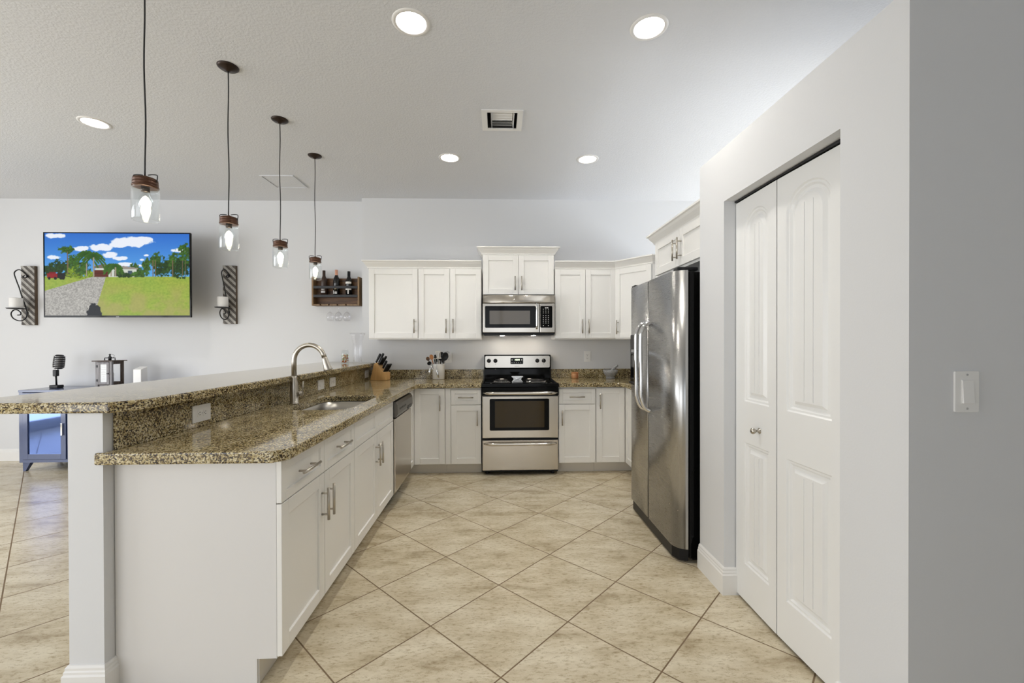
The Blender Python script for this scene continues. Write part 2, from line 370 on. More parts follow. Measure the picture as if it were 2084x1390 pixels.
# door_1: bifold pantry doors
d1 = bpy.data.objects.new('door_1', None); C.objects.link(d1); d1.location = (1.235, 1.83, .015); struct(d1, 'white bifold pantry door with two arched panels per leaf and small knob')
def leaf(f, w, h, pan0, pan1):
    m = MB(); t = .032
    # slab with moulded recesses cut in: outer ring profile then raised plank field
    def arch(u0, u1, z0, z1, rise, inset):
        u0 += inset; u1 -= inset; z0 += inset; z1 -= inset
        p = [(u0, z0), (u1, z0)]
        if rise:
            wd_ = (u1 - u0) / 2; k = 14; cx = (u0 + u1) / 2
            for i in range(k + 1):
                a = PI * i / k; p.append((cx + wd_ * math.cos(a), z1 - rise + rise * math.sin(a)))
        else: p += [(u1, z1), (u0, z1)]
        return p
    pans = [(pan0, pan1, .985 + .02, 1.95, .095), (pan0, pan1, .185, .80, 0)]
    bm = m.bm
    holes = [arch(a, b, z0, z1, r, 0) for a, b, z0, z1, r in pans]
    edges = []; allv = []
    for loop in [[(0, 0), (w, 0), (w, h), (0, h)]] + holes:
        vs = [bm.verts.new(f(u, t, z)) for u, z in loop]; allv.append(vs)
        edges += [bm.edges.new((vs[i], vs[(i + 1) % len(vs)])) for i in range(len(vs))]
    bmesh.ops.triangle_fill(bm, use_beauty=True, edges=edges, normal=f.n)
    for (a, b, z0, z1, r), vs in zip(pans, allv[1:]):
        prev = vs
        for ins, dep in ((.006, -.006), (.014, -.006), (.022, -.013), (.034, -.013), (.048, -.003)):
            cur = [bm.verts.new(f(u, t + dep, z)) for u, z in arch(a, b, z0, z1, max(r - ins * .3, .01) if r else 0, ins)]
            for i in range(len(prev)): bm.faces.new((prev[i], prev[(i + 1) % len(prev)], cur[(i + 1) % len(cur)], cur[i]))
            prev = cur
        # plank field with V groove in the middle
        bm.faces.new(prev)
    m.box((0, 0, 0), (w, t - .0145, h), f)
    for q in ((0, 0, 0, t, h), (w, 0, 0, t, h)):
        m.quad([f(q[0], 0, 0), f(q[0], t, 0), f(q[0], t, h), f(q[0], 0, h)])
    m.quad([f(0, 0, 0), f(w, 0, 0), f(w, t, 0), f(0, t, 0)]); m.quad([f(0, 0, h), f(w, 0, h), f(w, t, h), f(0, t, h)])
    o = m.build('door_leaf', DOORW, d1)
    for a, b, z0, z1, r in pans:       # narrow beads between the planks
        g = MB()
        for k in (1, 2):
            uu = a + .048 + (b - a - .096) * k / 3
            g.box((uu - .0025, t - .0042, z0 + .055), (uu + .0025, t - .0008, z1 - .055 - (r * .25)), f)
        g.build('plank_bead', DOORW, o)
    return o
jx, jy = 1.238, 1.855
fa = F((jx + .036, 2.186, .015), (jx - 1.243, jy - 2.186, 0), (-1, -.015, 0))
fb = F((jx + .032, jy - .003, .015), (.01, -.37, 0), (-1, .0, 0))
leaf(fa, .328, 2.02, .077, .276)
leaf(fb, .395, 2.02, .058, .300)
kn = MB(); kn.lathe([(0, 0), (.013, 0), (.014, .004), (.006, .008), (.005, .020), (.011, .026), (.015, .033), (.014, .040), (.007, .045), (0, .046)], seg=20)
kn.xf(Matrix.Translation((1.2425, 1.982, .895)) @ Matrix.Rotation(-PI / 2, 4, 'Y')); o = kn.build('knob', NICKEL, d1); o['label'] = 'brushed nickel knob'
o = MB().box((1.235, DY0 + .003, 2.040), (1.275, DY1 - .003, DZ - .002)).build('track', BLACKM, d1); o['label'] = 'dark metal track above the leaves'
struct(MB().box((1.30, DY0 - .1, 0.002), (1.302, DY1 + .1, PZ - .05)).build('shade_sheet', DARKS), 'thin dark sheet standing in for the shade inside the pantry')  # dark-coloured sheet supplies the pantry's inner shade behind the leaves

# ------------------------------------------------------------------ countertops
def slab(name, poly, z0, z1, holes, label, cat, bev=.008):
    o = MB().prism(poly, z0, z1, holes).build(name, GRAN, bev=bev, seg=3); return tag(o, label, cat)
CZ0, CZ1 = .872, .916
SX0, SX1, SY0, SY1 = -1.305, -.905, 2.60, 3.30
sinkhole = [(p[0], p[1]) for p in rrect(SX0, SX1, SY0, SY1, .11)][::-1]
slab('granite_countertop', [(-1.476, 1.604), (-.835, 1.604), (-.79, 1.652), (-.79, 4.13), (-.765, 4.19), (-.71, 4.213), (-.164, 4.213), (-.164, YK - .002), (-1.4535, YK - .002), (-1.4535, 1.618), (-1.476, 1.618)], CZ0, CZ1, [sinkhole],
     'long speckled gold and brown granite countertop of the peninsula holding the sink', 'countertop')
slab('granite_countertop', [(.606, 4.213), (1.20, 4.213), (1.245, 4.17), (1.245, 3.425), (1.898, 3.425), (1.898, YK - .002), (.606, YK - .002)], CZ0, CZ1, [],
     'short speckled granite countertop between the stove and the fridge', 'countertop')
slab('bar_top', [(-2.02, 1.610), (-1.425, 1.610), (-1.36, 1.70), (-1.36, YK - .002), (JOG - .002, YK - .002), (JOG - .002, YB - .002), (-2.02, YB - .002)], 1.0605, 1.101, [],
     'raised granite bar top running over the half wall', 'bar counter')
bs = tag(MB().box((-1.4535, 1.66, CZ1 + .0005), (-1.435, YK - .0025, 1.060)).build('granite_backsplash', GRAN, bev=.002), 'tall granite backsplash below the raised bar top', 'backsplash')
tag(MB().box((-1.434, YK - .022, CZ1 + .0005), (-.164, YK - .002, 1.016)).build('granite_backsplash', GRAN, bev=.002), 'low granite backsplash on the back wall left of the stove', 'backsplash')
tag(MB().box((.606, YK - .022, CZ1 + .0005), (1.898, YK - .002, 1.016)).build('granite_backsplash', GRAN, bev=.002), 'low granite backsplash on the back wall right of the stove', 'backsplash')
# sink
sk = thing('undermount_sink', 'stainless steel sink set into the granite peninsula countertop', 'sink', (-1.105, 2.95, .68))
m = MB(); loops = [(.012, CZ0 - .001), (.0, CZ0 - .001), (-.006, .80), (-.016, .71), (-.05, .690), (-.10, .685)]; rg = []
for off, z in loops:
    rg.append([m.bm.verts.new((x, y, z)) for x, y in rrect(SX0 - off, SX1 + off, SY0 - off, SY1 + off, max(.11 + off, .05))])
for A, B in zip(rg, rg[1:]):
    for k in range(len(A)): m.sm(m.bm.faces.new((A[k], A[(k + 1) % len(A)], B[(k + 1) % len(B)], B[k])))
m.bm.faces.new(rg[-1]); m.build('basin', SINKM, sk)
o = MB().lathe([(0, .690), (.03, .690), (.042, .688), (.045, .6855)], (-1.12, 3.0, 0)).build('drain', CHROME, sk); o['label'] = 'shiny round drain'

# ------------------------------------------------------------------ base cabinets
FP = F((-.850, 0, 0), (0, 1, 0), (1, 0, 0))           # peninsula fronts, facing the aisle
FB = F((0, 4.270, 0), (1, 0, 0), (0, -1, 0))          # back run fronts, facing the camera
def carcass(parent, f, u0, u1, depth, name='body', z1=CZ0 - .001, toe=.105):
    m = MB(); m.box((u0, -depth, toe), (u1, 0, z1), f); m.box((u0, -depth, 0), (u1, -.075, toe), f)
    return m.build(name, CAB, parent)
g = .0025
c = thing('base_cabinet', 'white double base cabinet with two drawers at the near end of the peninsula', 'cabinet', (-1.15, 2.08, 0))
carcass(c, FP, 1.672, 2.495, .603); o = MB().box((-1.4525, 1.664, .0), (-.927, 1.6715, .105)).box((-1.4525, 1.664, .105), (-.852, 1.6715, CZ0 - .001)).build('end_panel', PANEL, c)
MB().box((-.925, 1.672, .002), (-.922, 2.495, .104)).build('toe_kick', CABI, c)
for a, b in ((1.662, 2.066), (2.070, 2.492)):
    d = shaker(c, FP, a, b, .703, .864, name='drawer', rail=.038); bar_pull(d, FP, (a + b) / 2, .020, .783, False, .165)
for a, b, hu in ((1.662, 2.066, 2.035), (2.070, 2.492, 2.101)):
    d = shaker(c, FP, a, b, .113, .698); bar_pull(d, FP, hu, .020, .560)
c = thing('sink_base_cabinet', 'white sink cabinet with two false drawer fronts between drawer cabinet and dishwasher', 'cabinet', (-1.15, 2.96, 0))
m = MB(); m.box((2.497, -.603, .105), (3.412, 0, .13), FP); m.box((2.497, -.603, .13), (2.515, 0, CZ0 - .001), FP); m.box((3.394, -.603, .13), (3.412, 0, CZ0 - .001), FP); m.box((2.515, -.018, .13), (3.394, 0, CZ0 - .001), FP); m.box((2.497, -.603, 0), (3.412, -.075, .105), FP)
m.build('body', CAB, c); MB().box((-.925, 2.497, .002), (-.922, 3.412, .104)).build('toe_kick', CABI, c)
for a, b in ((2.499, 2.953), (2.957, 3.410)): shaker(c, FP, a, b, .703, .864, name='false_front', rail=.040)
for a, b, hu in ((2.499, 2.953, 2.922), (2.957, 3.410, 2.988)):
    d = shaker(c, FP, a, b, .113, .698); bar_pull(d, FP, hu, .020, .560)
# corner cabinet with folding door
c = thing('corner_base_cabinet', 'white corner base cabinet with folding door beside the dishwasher', 'cabinet', (-1.1, 4.5, 0))
m = MB(); m.box((-1.452, 4.033, .105), (-.851, 4.855, CZ0 - .001)); m.box((-.851, 4.272, .105), (-.521, 4.855, CZ0 - .001)); m.box((-1.452, 4.033, 0), (-.926, 4.855, .105)); m.box((-.926, 4.346, 0), (-.521, 4.855, .105)); m.build('body', CAB, c)
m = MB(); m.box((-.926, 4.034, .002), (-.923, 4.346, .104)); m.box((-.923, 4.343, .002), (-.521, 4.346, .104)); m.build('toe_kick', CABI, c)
shaker(c, FP, 4.036, 4.246, .113, .864)
d = shaker(c, FB, -.828, -.528, .113, .864); bar_pull(d, FB, -.573, .020, .722)
c = thing('base_cabinet', 'white one drawer base cabinet directly left of the stove', 'cabinet', (-.34, 4.56, 0))
carcass(c, FB, -.519, -.167, .585); MB().box((-.519, 4.342, .002), (-.167, 4.345, .104)).build('toe_kick', CABI, c)
MB().box((-.519, 4.252, .113), (-.470, 4.2695, .866)).build('filler_strip', CAB, c, bev=.001)
d = shaker(c, FB, -.465, -.168, .703, .850, name='drawer', rail=.038); bar_pull(d, FB, -.318, .020, .777, False)
d = shaker(c, FB, -.465, -.168, .113, .698); bar_pull(d, FB, -.205, .020, .572)
c = thing('base_cabinet', 'white one drawer base cabinet directly right of the stove', 'cabinet', (.79, 4.56, 0))
carcass(c, FB, .606, .980, .585); MB().box((.606, 4.342, .002), (.980, 4.345, .104)).build('toe_kick', CABI, c)
d = shaker(c, FB, .609, .976, .703, .852, name='drawer', rail=.038); bar_pull(d, FB, .790, .020, .730 + .045, False)
d = shaker(c, FB, .609, .976, .113, .698); bar_pull(d, FB, .640, .020, .567)
c = thing('corner_base_cabinet', 'white corner base cabinet with folding door between stove cabinet and fridge', 'cabinet', (1.5, 4.3, 0))
m = MB(); m.box((.982, 4.272, .105), (1.897, 4.855, CZ0 - .001)); m.box((1.302, 3.43, .105), (1.897, 4.271, CZ0 - .001)); m.box((.982, 4.346, 0), (1.897, 4.855, .105)); m.box((1.376, 3.43, 0), (1.897, 4.346, .105)); m.build('body', CAB, c)
m = MB(); m.box((.982, 4.343, .002), (1.376, 4.346, .104)); m.box((1.373, 3.43, .002), (1.376, 4.343, .104)); m.build('toe_kick', CABI, c)
d = shaker(c, FB, .990, 1.275, .113, .862); bar_pull(d, FB, 1.022, .020, .732)
FR = F((1.300, 0, 0), (0, 1, 0), (-1, 0, 0))
shaker(c, FR, 3.96, 4.246, .113, .862); shaker(c, FR, 3.44, 3.955, .113, .862, name='door')

# ------------------------------------------------------------------ wall cabinets with crown
FU = F((0, 4.570, 0), (1, 0, 0), (0, -1, 0))
CR = [(0, 0), (.012, 0), (.014, .010), (.022, .022), (.040, .045), (.048, .060), (.060, .066), (.060, .078), (.0, .078)]
def crown(parent, path, z, side): return MB().sweep(path, [(o, z + h) for o, h in CR], side=side).build('crown_molding', CAB, parent)
def wall_cab(label, x0, x1, z0, z1, doors, y=4.57, cr=None, zc=2.110, base=True):
    c = thing('wall_cabinet', label, 'cabinet', ((x0 + x1) / 2, (y + YK) / 2, z0))
    f = F((0, y, 0), (1, 0, 0), (0, -1, 0)); m = MB(); m.box((x0, y, z0), (x1, YK - .001, zc + .002)); m.build('body', CAB, c)
    for a, b, hu, hz in doors:
        d = shaker(c, f, a, b, z0 + .012, z1); bar_pull(d, f, hu, .020, hz, length=.148)
    crown(c, cr, zc, 1); return c
wall_cab('white single door wall cabinet at the left end of the upper row', -1.362, -.842, 1.356, 2.100, [(-1.358, -.846, -.880, 1.495)], cr=[(-1.362, YK - .001), (-1.362, 4.57), (-.8425, 4.57)])
wall_cab('white two door wall cabinet left of the microwave', -.841, -.172, 1.350, 2.100, [(-.838, -.509, -.545, 1.495), (-.505, -.175, -.472, 1.495)], cr=[(-.8415, 4.57), (-.172, 4.57)])
wall_cab('taller raised white wall cabinet above the microwave', -.158, .603, 1.822, 2.250, [(-.154, .220, .186, 1.948), (.224, .599, .256, 1.948)], y=4.57, cr=[(-.158, YK - .001), (-.158, 4.57), (.603, 4.57), (.603, YK - .001)], zc=2.258)
wall_cab('white two door wall cabinet right of the microwave', .612, 1.272, 1.352, 2.100, [(.615, .940, .904, 1.490), (.944, 1.269, .974, 1.490)], cr=[(.612, 4.57), (1.272, 4.57)])
c = thing('corner_wall_cabinet', 'white diagonal corner wall cabinet behind the fridge', 'cabinet', (1.6, 4.6, 1.352))
MB().prism([(1.2735, 4.57), (1.548, 4.215), (1.899, 4.215), (1.899, YK - .001), (1.2735, YK - .001)], 1.352, 2.112).build('body', CAB, c)
L_ = math.hypot(.2745, .355); fd = F((1.2735, 4.57, 0), (.2745, -.355, 0), (-.355, -.2745, 0))
d = shaker(c, fd, .010, L_ - .006, 1.364, 2.100); bar_pull(d, fd, .05, .020, 1.48)
crown(c, [(1.2735, 4.57), (1.548, 4.215), (1.62, 4.215)], 2.110, 1)
c = thing('over_fridge_cabinet', 'white two door cabinet hung above the fridge', 'cabinet', (1.58, 2.95, 1.83))
FO = F((1.285, 0, 0), (0, 1, 0), (-1, 0, 0))
MB().box((1.2855, 2.462, 1.835), (1.899, 3.430, 2.112)).build('body', CAB, c)
for a, b, hu in ((2.50, 2.938, 2.902), (2.942, 3.392, 2.978)):
    d = shaker(c, FO, a, b, 1.850, 2.106); bar_pull(d, FO, hu, .020, 1.965, length=.148)
crown(c, [(1.2855, 2.463), (1.2855, 3.430), (1.899, 3.430)], 2.110, -1)

# ------------------------------------------------------------------ dishwasher
c = thing('dishwasher', 'stainless steel dishwasher under the counter end beside the corner cabinet', 'dishwasher', (-1.1, 3.72, 0))
MB().box((-1.42, 3.418, .09), (-.856, 4.028, CZ0 - .002)).build('body', BLACK, c)
m = MB(); prof = [(-.855, .115), (-.822, .115), (-.816, .14), (-.816, .712), (-.855, .715)]
vs = [[m.bm.verts.new((x, y, z)) for x, z in prof] for y in (3.424, 4.024)]
for k in range(5): m.bm.faces.new((vs[0][k], vs[0][(k + 1) % 5], vs[1][(k + 1) % 5], vs[1][k]))
m.bm.faces.new(vs[0]); m.bm.faces.new(vs[1][::-1]); m.build('door_panel', STEEL, c)
m = MB(); prof = [(-.855, .722), (-.812, .722), (-.796, .750), (-.800, .820), (-.815, .846), (-.855, .848)]
vs = [[m.bm.verts.new((x, y, z)) for x, z in prof] for y in (3.424, 4.024)]
for k in range(6): m.bm.faces.new((vs[0][k], vs[0][(k + 1) % 6], vs[1][(k + 1) % 6], vs[1][k]))
m.bm.faces.new(vs[0]); m.bm.faces.new(vs[1][::-1]); o = m.build('control_panel', steel('control_steel', (.16, .15, .135), .3, 1), c); o['label'] = 'darker steel control panel'
m = MB()
for k in range(5): m.box((-.8005, 3.50 + k * .05, .775), (-.7965, 3.53 + k * .05, .79))
m.build('button', BLACK, o); MB().box((-.812, 3.80, .738), (-.794, 3.96, .765)).build('pocket_handle', BLACK, o)
MB().box((-1.40, 3.43, .0), (-.905, 4.015, .09)).build('kick_plate', BLACK, c)

# ------------------------------------------------------------------ range
c = thing('stove', 'stainless steel electric range with black cooktop between the base cabinets', 'stove', (.222, 4.55, 0))
rx0, rx1 = -.159, .602; rc = (rx0 + rx1) / 2
MB().box((rx0, 4.262, .03), (rx1, 4.86, .880)).build('body', BLACK, c)
for x in (rx0 + .05, rx1 - .05):
    for y in (4.31, 4.82): MB().lathe([(0, 0), (.02, 0), (.02, .008), (.012, .03), (0, .03)], (x, y, 0), 12).build('foot', BLACK, c)
# oven door
d = MB().box((rx0 + .004, 4.222, .372), (rx1 - .004, 4.2615, .790)).build('oven_door', STEEL, c, bev=.006)
MB().prism(rrect(-.082, .508, .448, .762, .012), 0, .003, f=F((0, 4.2215, 0), (1, 0, 0), (0, -1, 0))).build('window_frame', BLACKG, d)
o = MB().prism(rrect(-.030, .460, .478, .740, .006), 0, .0015, f=F((0, 4.2185, 0), (1, 0, 0), (0, -1, 0))).build('window_glass', GLASSD, d); o['label'] = 'dark brown oven window'
MB().box((rx0, 4.205, .794), (rx1, 4.2615, .878)).build('top_rail', BLACKG, c, bev=.008)
def bow_handle(parent, z, zr, mat_, x0, x1, y, out=.045, ry=.013):
    m = MB(); n = 20; pts = []
    for k in range(n + 1):
        t = k / n; s = min(1, math.sin(PI * t) * 3.2); pts.append((x0 + (x1 - x0) * t, y - out * s, z))
    rr_ = [zr * (.55 + .45 * min(1, math.sin(PI * k / n) * 5)) for k in range(n + 1)]
    m.tube(pts, rr_, 14); return m.build('handle', mat_, parent)
bow_handle(d, .822, .017, STEEL, rx0 + .018, rx1 - .018, 4.203, .036)
dr = MB().box((rx0 + .004, 4.222, .052), (rx1 - .004, 4.2615, .352)).build('storage_drawer', STEEL, c, bev=.006)
bow_handle(dr, .318, .015, STEEL, rx0 + .02, rx1 - .02, 4.221, .034)
# cooktop with raised rim
ct = MB(); ct.box((rx0 - .001, 4.200, .880), (rx1 + .001, 4.80, .898)); ct.sweep([(rx0, 4.202), (rx1, 4.202), (rx1, 4.798), (rx0, 4.798)], [(0, .89), (0, .912), (-.006, .918), (-.016, .914), (-.026, .902), (-.026, .89)], side=1, closed=True)
ct = ct.build('cooktop', BLACKG, c, bev=.003)
for (x, y, r) in ((.04, 4.36, .10), (.41, 4.36, .082), (.04, 4.63, .075), (.41, 4.63, .10)):
    b_ = MB().lathe([(r * .2, .899), (r * .9, .900), (r * 1.08, .908), (r * 1.16, .908), (r * 1.18, .899)], (x, y, 0), 32).build('drip_bowl', CHROME, ct)
    m = MB(); pts = []
    for k in range(150): a = k * .19; rr_ = .018 + (r - .026) * k / 150; pts.append((x + rr_ * math.cos(a), y + rr_ * math.sin(a), .913))
    m.tube(pts, .0042, 8); m.build('burner_coil', BLACKM, b_)
# spoon rest lies on the cooktop
m = MB(); fs_ = F((.204, 4.475, .9005), (1, 0, 0), (0, -1, 0))
m.prism([(-.055, 0), (-.03, .008), (0, .003), (.03, .008), (.055, 0), (.058, .010), (.046, .022), (.038, .034), (.046, .048), (.062, .060), (.058, .066), (.02, .067), (-.02, .067), (-.058, .066), (-.062, .060), (-.046, .048), (-.038, .034), (-.046, .022), (-.058, .010)], 0, .006, f=fs_)
for a_, b_ in (((-.05, .012), (.05, .056)), ((-.05, .056), (.05, .012))): m.tube([fs_(a_[0], .007, a_[1]), fs_(b_[0], .007, b_[1])], .003, 8)
m.box((-.05, -.03, 0), (.05, 0, .004), fs_)
tag(m.build('spoon_rest', mat('bright_silver', (.8, .8, .8), .3, .6), bev=.001), 'silver butterfly shaped rest standing in the middle of the black cooktop', 'spoon rest')
# backguard
m = MB(); prof = [(4.800, .898), (4.800, 1.025), (4.785, 1.040), (4.795, 1.172), (4.812, 1.182), (4.858, 1.182), (4.858, .898)]
vs = [[m.bm.verts.new((x, y, z)) for y, z in prof] for x in (rx0 + .006, rx1 - .006)]
for k in range(len(prof)): m.bm.faces.new((vs[0][k], vs[0][(k + 1) % 7], vs[1][(k + 1) % 7], vs[1][k]))
m.bm.faces.new(vs[0]); m.bm.faces.new(vs[1][::-1]); bgd = m.build('backguard', BLACKG, c, bev=.004)
fbg = F((0, 4.7855, 1.036), (1, 0, 0), (0, -1, 0))
MB().prism(rrect(rx0 + .018, rx1 - .018, .0, .132, .015), -.009, .003, f=F((0, 4.788, 1.038), (1, 0, 0), (0, -1, -.0))).build('control_fascia', STEEL, bgd)
FC = F((0, 4.785, 1.038), (1, 0, 0), (0, -1, 0))
for x in (-.100, -.027, .443, .516):
    k = MB(); k.lathe([(0, 0), (.023, 0), (.023, .010), (.019, .022), (0, .024)], seg=22); k.box((-.004, -.022, .015), (.004, .022, .030))
    k.xf(Matrix.Translation((x, 4.785, 1.115)) @ Matrix.Rotation(PI / 2, 4, 'X')); k.build('knob', BLACK, bgd)
    mk = MB(); mk.box((x - .002, 4.782, 1.073), (x + .003, 4.7848, 1.083)); mk.build('printed_mark', GREYS, bgd)
dp = MB().prism(rrect(.142, .284, .040, .110, .008), -.002, .003, f=FC).build('display', BLACKG, bgd)
for k in range(5): MB().box((.155 + k * .024, 4.7808, 1.090), (.163 + k * .024, 4.7818, 1.096)).build('touch_mark', GREYS, dp)
for k in (0, 1): MB().box((.153 + k * .108, 4.7808, 1.118), (.166 + k * .108, 4.7818, 1.130)).build('touch_mark', GREYS, dp)
MB().box((.185, 4.783, 1.052), (.240, 4.7847, 1.056)).build('maker_mark', GREYS, bgd)
def text(s, size, loc, rot, m_, parent, name):
    cu = bpy.data.curves.new(name, 'FONT'); cu.body = s; cu.size = size; cu.align_x = 'CENTER'; cu.align_y = 'CENTER'; cu.extrude = .0004
    dg = bpy.data.objects.new(name + '_curve', cu); C.objects.link(dg); me = bpy.data.meshes.new_from_object(dg); C.objects.unlink(dg); bpy.data.objects.remove(dg)
    me.materials.clear(); me.materials.append(m_); o = bpy.data.objects.new(name, me); C.objects.link(o); o.parent = parent
    r_, l_ = parent, Vector((0, 0, 0))
    while r_ is not None: l_ += r_.location; r_ = r_.parent
    o.location = Vector(loc) - l_; o.rotation_euler = rot; return o
text('10:04', .026, (.216, 4.7810, 1.124), (PI / 2, 0, 0), CLOCK, dp, 'clock_digits')

# ------------------------------------------------------------------ microwave
mx0, mx1, my = -.155, .600, 4.470
c = thing('microwave', 'stainless steel over-the-range microwave hung below the raised cabinet', 'microwave', (.22, 4.68, 1.40))
MB().box((mx0, my + .012, 1.405), (mx1, YK - .003, 1.820)).build('body', BLACK, c)
m = MB(); n = 12
prof = [(my + .012, 1.732), (my - .012, 1.732)] + [(my - .012 + .018 * (k / 8) ** 2, 1.732 + .086 * k / 8) for k in range(1, 9)] + [(my + .012, 1.818)]
vs = [[m.bm.verts.new((x, y, z)) for y, z in prof] for x in (mx0, mx1)]
for k in range(len(prof)): m.sm(m.bm.faces.new((vs[0][k], vs[0][(k + 1) % len(prof)], vs[1][(k + 1) % len(prof)], vs[1][k])))
m.bm.faces.new(vs[0]); m.bm.faces.new(vs[1][::-1]); m.build('vent_fascia', STEEL, c)
d = MB().box((mx0, my - .012, 1.424), (.439, my + .011, 1.728)).build('door', STEEL, c, bev=.004)
FM = F((0, my - .012, 0), (1, 0, 0), (0, -1, 0))
MB().prism(rrect(-.132, .400, 1.474, 1.700, .010), -.001, .0015, f=FM).build('door_glass', BLACKG, d)
o = MB().prism(rrect(-.085, .338, 1.512, 1.652, .004), .0016, .0022, f=FM).build('window_screen', MWGL, d); o['label'] = 'brownish see-through window'
m = MB(); pts = [(.407, my - .012, 1.722), (.407, my - .040, 1.712), (.407, my - .047, 1.69), (.407, my - .047, 1.51), (.407, my - .040, 1.485), (.407, my - .012, 1.468)]
m.tube(smooth(pts, 6), .0125, 12); m.build('handle', CHROME, d)
p = MB().box((.443, my - .012, 1.424), (mx1, my + .011, 1.728)).build('control_panel', STEEL, c, bev=.004)
p2 = MB().prism(rrect(.447, .572, 1.474, 1.700, .010), -.001, .0015, f=FM).build('keypad', BLACKG, p)
m = MB()
for r_ in range(9):
    for q in range(3):
        if r_ == 8 and q == 1: continue
        z = 1.667 - r_ * .0195 - (.008 if r_ > 2 else 0) - (.008 if r_ > 7 else 0); x = .478 + q * .026
        MB().box((x - .0038, my - .0145, z - .003), (x + .0038, my - .0138, z + .003)).build('key_mark', WHITEP, p)
for a_, b_ in ((.495, .505), (.509, .530)): MB().box((a_, my - .0145, 1.677), (b_, my - .0138, 1.687)).build('display_digit', WHITEP, p)
MB().box((mx0 + .01, my + .02, 1.396), (mx1 - .01, YK - .01, 1.405)).build('grease_filter_tray', BLACKM, c)

for x in (.05, .39):
    o = MB().lathe([(0, 1.3925), (.022, 1.3925), (.024, 1.3955), (0, 1.3955)], (x, 4.66, 0), 16).build('task_lamp', EMITW, c); o['label'] = 'small lit lamp under the microwave'
# ------------------------------------------------------------------ fridge
c = thing('refrigerator', 'tall stainless steel side by side fridge with black sides', 'refrigerator', (1.5, 2.95, 0))
MB().box((1.135, 2.494, .03), (1.86, 3.404, 1.735)).build('body', BLACKG, c, bev=.004)
def fdoor(y0, y1, near, far, name):
    m = MB(); n = 8; p = []
    xf_, xb = 1.052, 1.128
    p.append((xb, y0))
    if near: p += [(xb - .076 * math.sin(a), y0 + .085 * (1 - math.cos(a))) for a in [PI / 2 * k / n for k in range(1, n + 1)]]
    else: p += [(xf_ + .006, y0), (xf_, y0 + .005)]
    if far: p += [(xf_ + .076 * (1 - math.cos(a)), y1 - .085 * (1 - math.sin(a))) for a in [PI / 2 * k / n for k in range(n)]][:0] + [(xf_ + .076 * (1 - math.cos(a)), y1 - .085 + .085 * math.sin(a)) for a in [PI / 2 * k / n for k in range(0, n)]]
    else: p += [(xf_, y1 - .005), (xf_ + .006, y1)]
    p.append((xb, y1))
    return m, p
DISP = (3.10, 3.345, .99, 1.375)
for nm, y0, y1, near, far, lb in (('door', 2.494, 2.948, True, False, 'wide fridge door'), ('door', 2.970, 3.404, False, True, 'freezer door with dispenser')):
    m, p = fdoor(y0, y1, near, far, nm)
    z0, z1 = .085, 1.745; A = [m.bm.verts.new((x, y, z0)) for x, y in p]; B = [m.bm.verts.new((x, y, z1)) for x, y in p]
    for k in range(len(p)):
        fc = m.bm.faces.new((A[k], A[(k + 1) % len(p)], B[(k + 1) % len(p)], B[k])); fc.smooth = k not in (0, len(p) - 2, len(p) - 1)
    m.bm.faces.new(A[::-1]); m.bm.faces.new(B)
    o = m.build(nm, FSTEEL, c, bev=.0); o['label'] = lb
    hy = y1 - .035 if near else y0 + .045
    m = MB(); pts = [(1.051, hy, 1.455), (1.015, hy, 1.435), (.992, hy, 1.39), (.985, hy, 1.33), (.985, hy, .99), (.992, hy, .92), (1.015, hy, .865), (1.051, hy, .840)]
    m.tube(smooth(pts, 8), .0135, 14); m.build('handle', CHROME, o)
    if far:
        # ice and water dispenser
        fr = F((1.0535, 0, 0), (0, 1, 0), (-1, 0, 0)); q = MB().prism(rrect(DISP[0], DISP[1], DISP[2], DISP[3], .012), 0, .004, f=fr).build('dispenser', BLACKG, o)
        MB().prism(rrect(DISP[0] + .02, DISP[1] - .02, 1.26, 1.36, .008), .004, .006, f=fr).build('dispenser_panel', BLACK, q)
        MB().box((1.035, 3.17, 1.24), (1.05, 3.28, 1.262)).build('dispenser_lever', CHROME, q)
        MB().box((1.030, 3.13, 1.0), (1.05, 3.32, 1.012)).build('drip_tray', BLACK, q)
MB().box((1.128, 2.502, .035), (1.1345, 3.396, 1.735)).build('gasket', BLACK, c)
m = MB(); m.prism([(1.13, 2.499), (1.085, 2.52), (1.062, 2.575), (1.062, 3.32), (1.085, 3.375), (1.13, 3.398)], .012, .080); m.build('base_grille', BLACK, c)
for y in (2.55, 3.36): MB().box((1.075, y - .035, 1.7455), (1.20, y + .035, 1.768)).build('hinge_cover', BLACK, c, bev=.006)
for y in (2.56, 3.34):
    for x in (1.2, 1.8): MB().box((x - .025, y - .02, 0), (x + .025, y + .02, .032)).build('roller', BLACK, c)

# ------------------------------------------------------------------ faucet
c = thing('faucet', 'brushed nickel gooseneck faucet behind the sink', 'faucet', (-1.345, 2.864, CZ1))
m = MB(); fx, fy = -1.345, 2.864
m.lathe([(0, CZ1 + .0005), (.030, CZ1 + .0005), (.030, CZ1 + .006), (.026, CZ1 + .010), (.026, 1.035), (.022, 1.06), (.0165, 1.085), (.0165, 1.10), (0, 1.10)], (fx, fy, 0), 24); m.build('base', NICKEL, c)
m = MB(); pts = [Vector((fx, fy, 1.095)), Vector((fx, fy, 1.20))] + [Vector((fx + .1 - .1 * math.cos(a), fy, 1.20 + .105 * math.sin(a))) for a in [PI * k / 16 * .93 for k in range(1, 17)]]
m.tube(pts, .0155, 16); m.build('spout', NICKEL, c)
e = pts[-1]; dd = (pts[-1] - pts[-2]).normalized(); m = MB(); m.tube([e, e + dd * .01, e + dd * .05, e + dd * .085, e + dd * .09], [.0165, .018, .021, .0275, .0265], 18); o = m.build('spray_head', NICKEL, c)
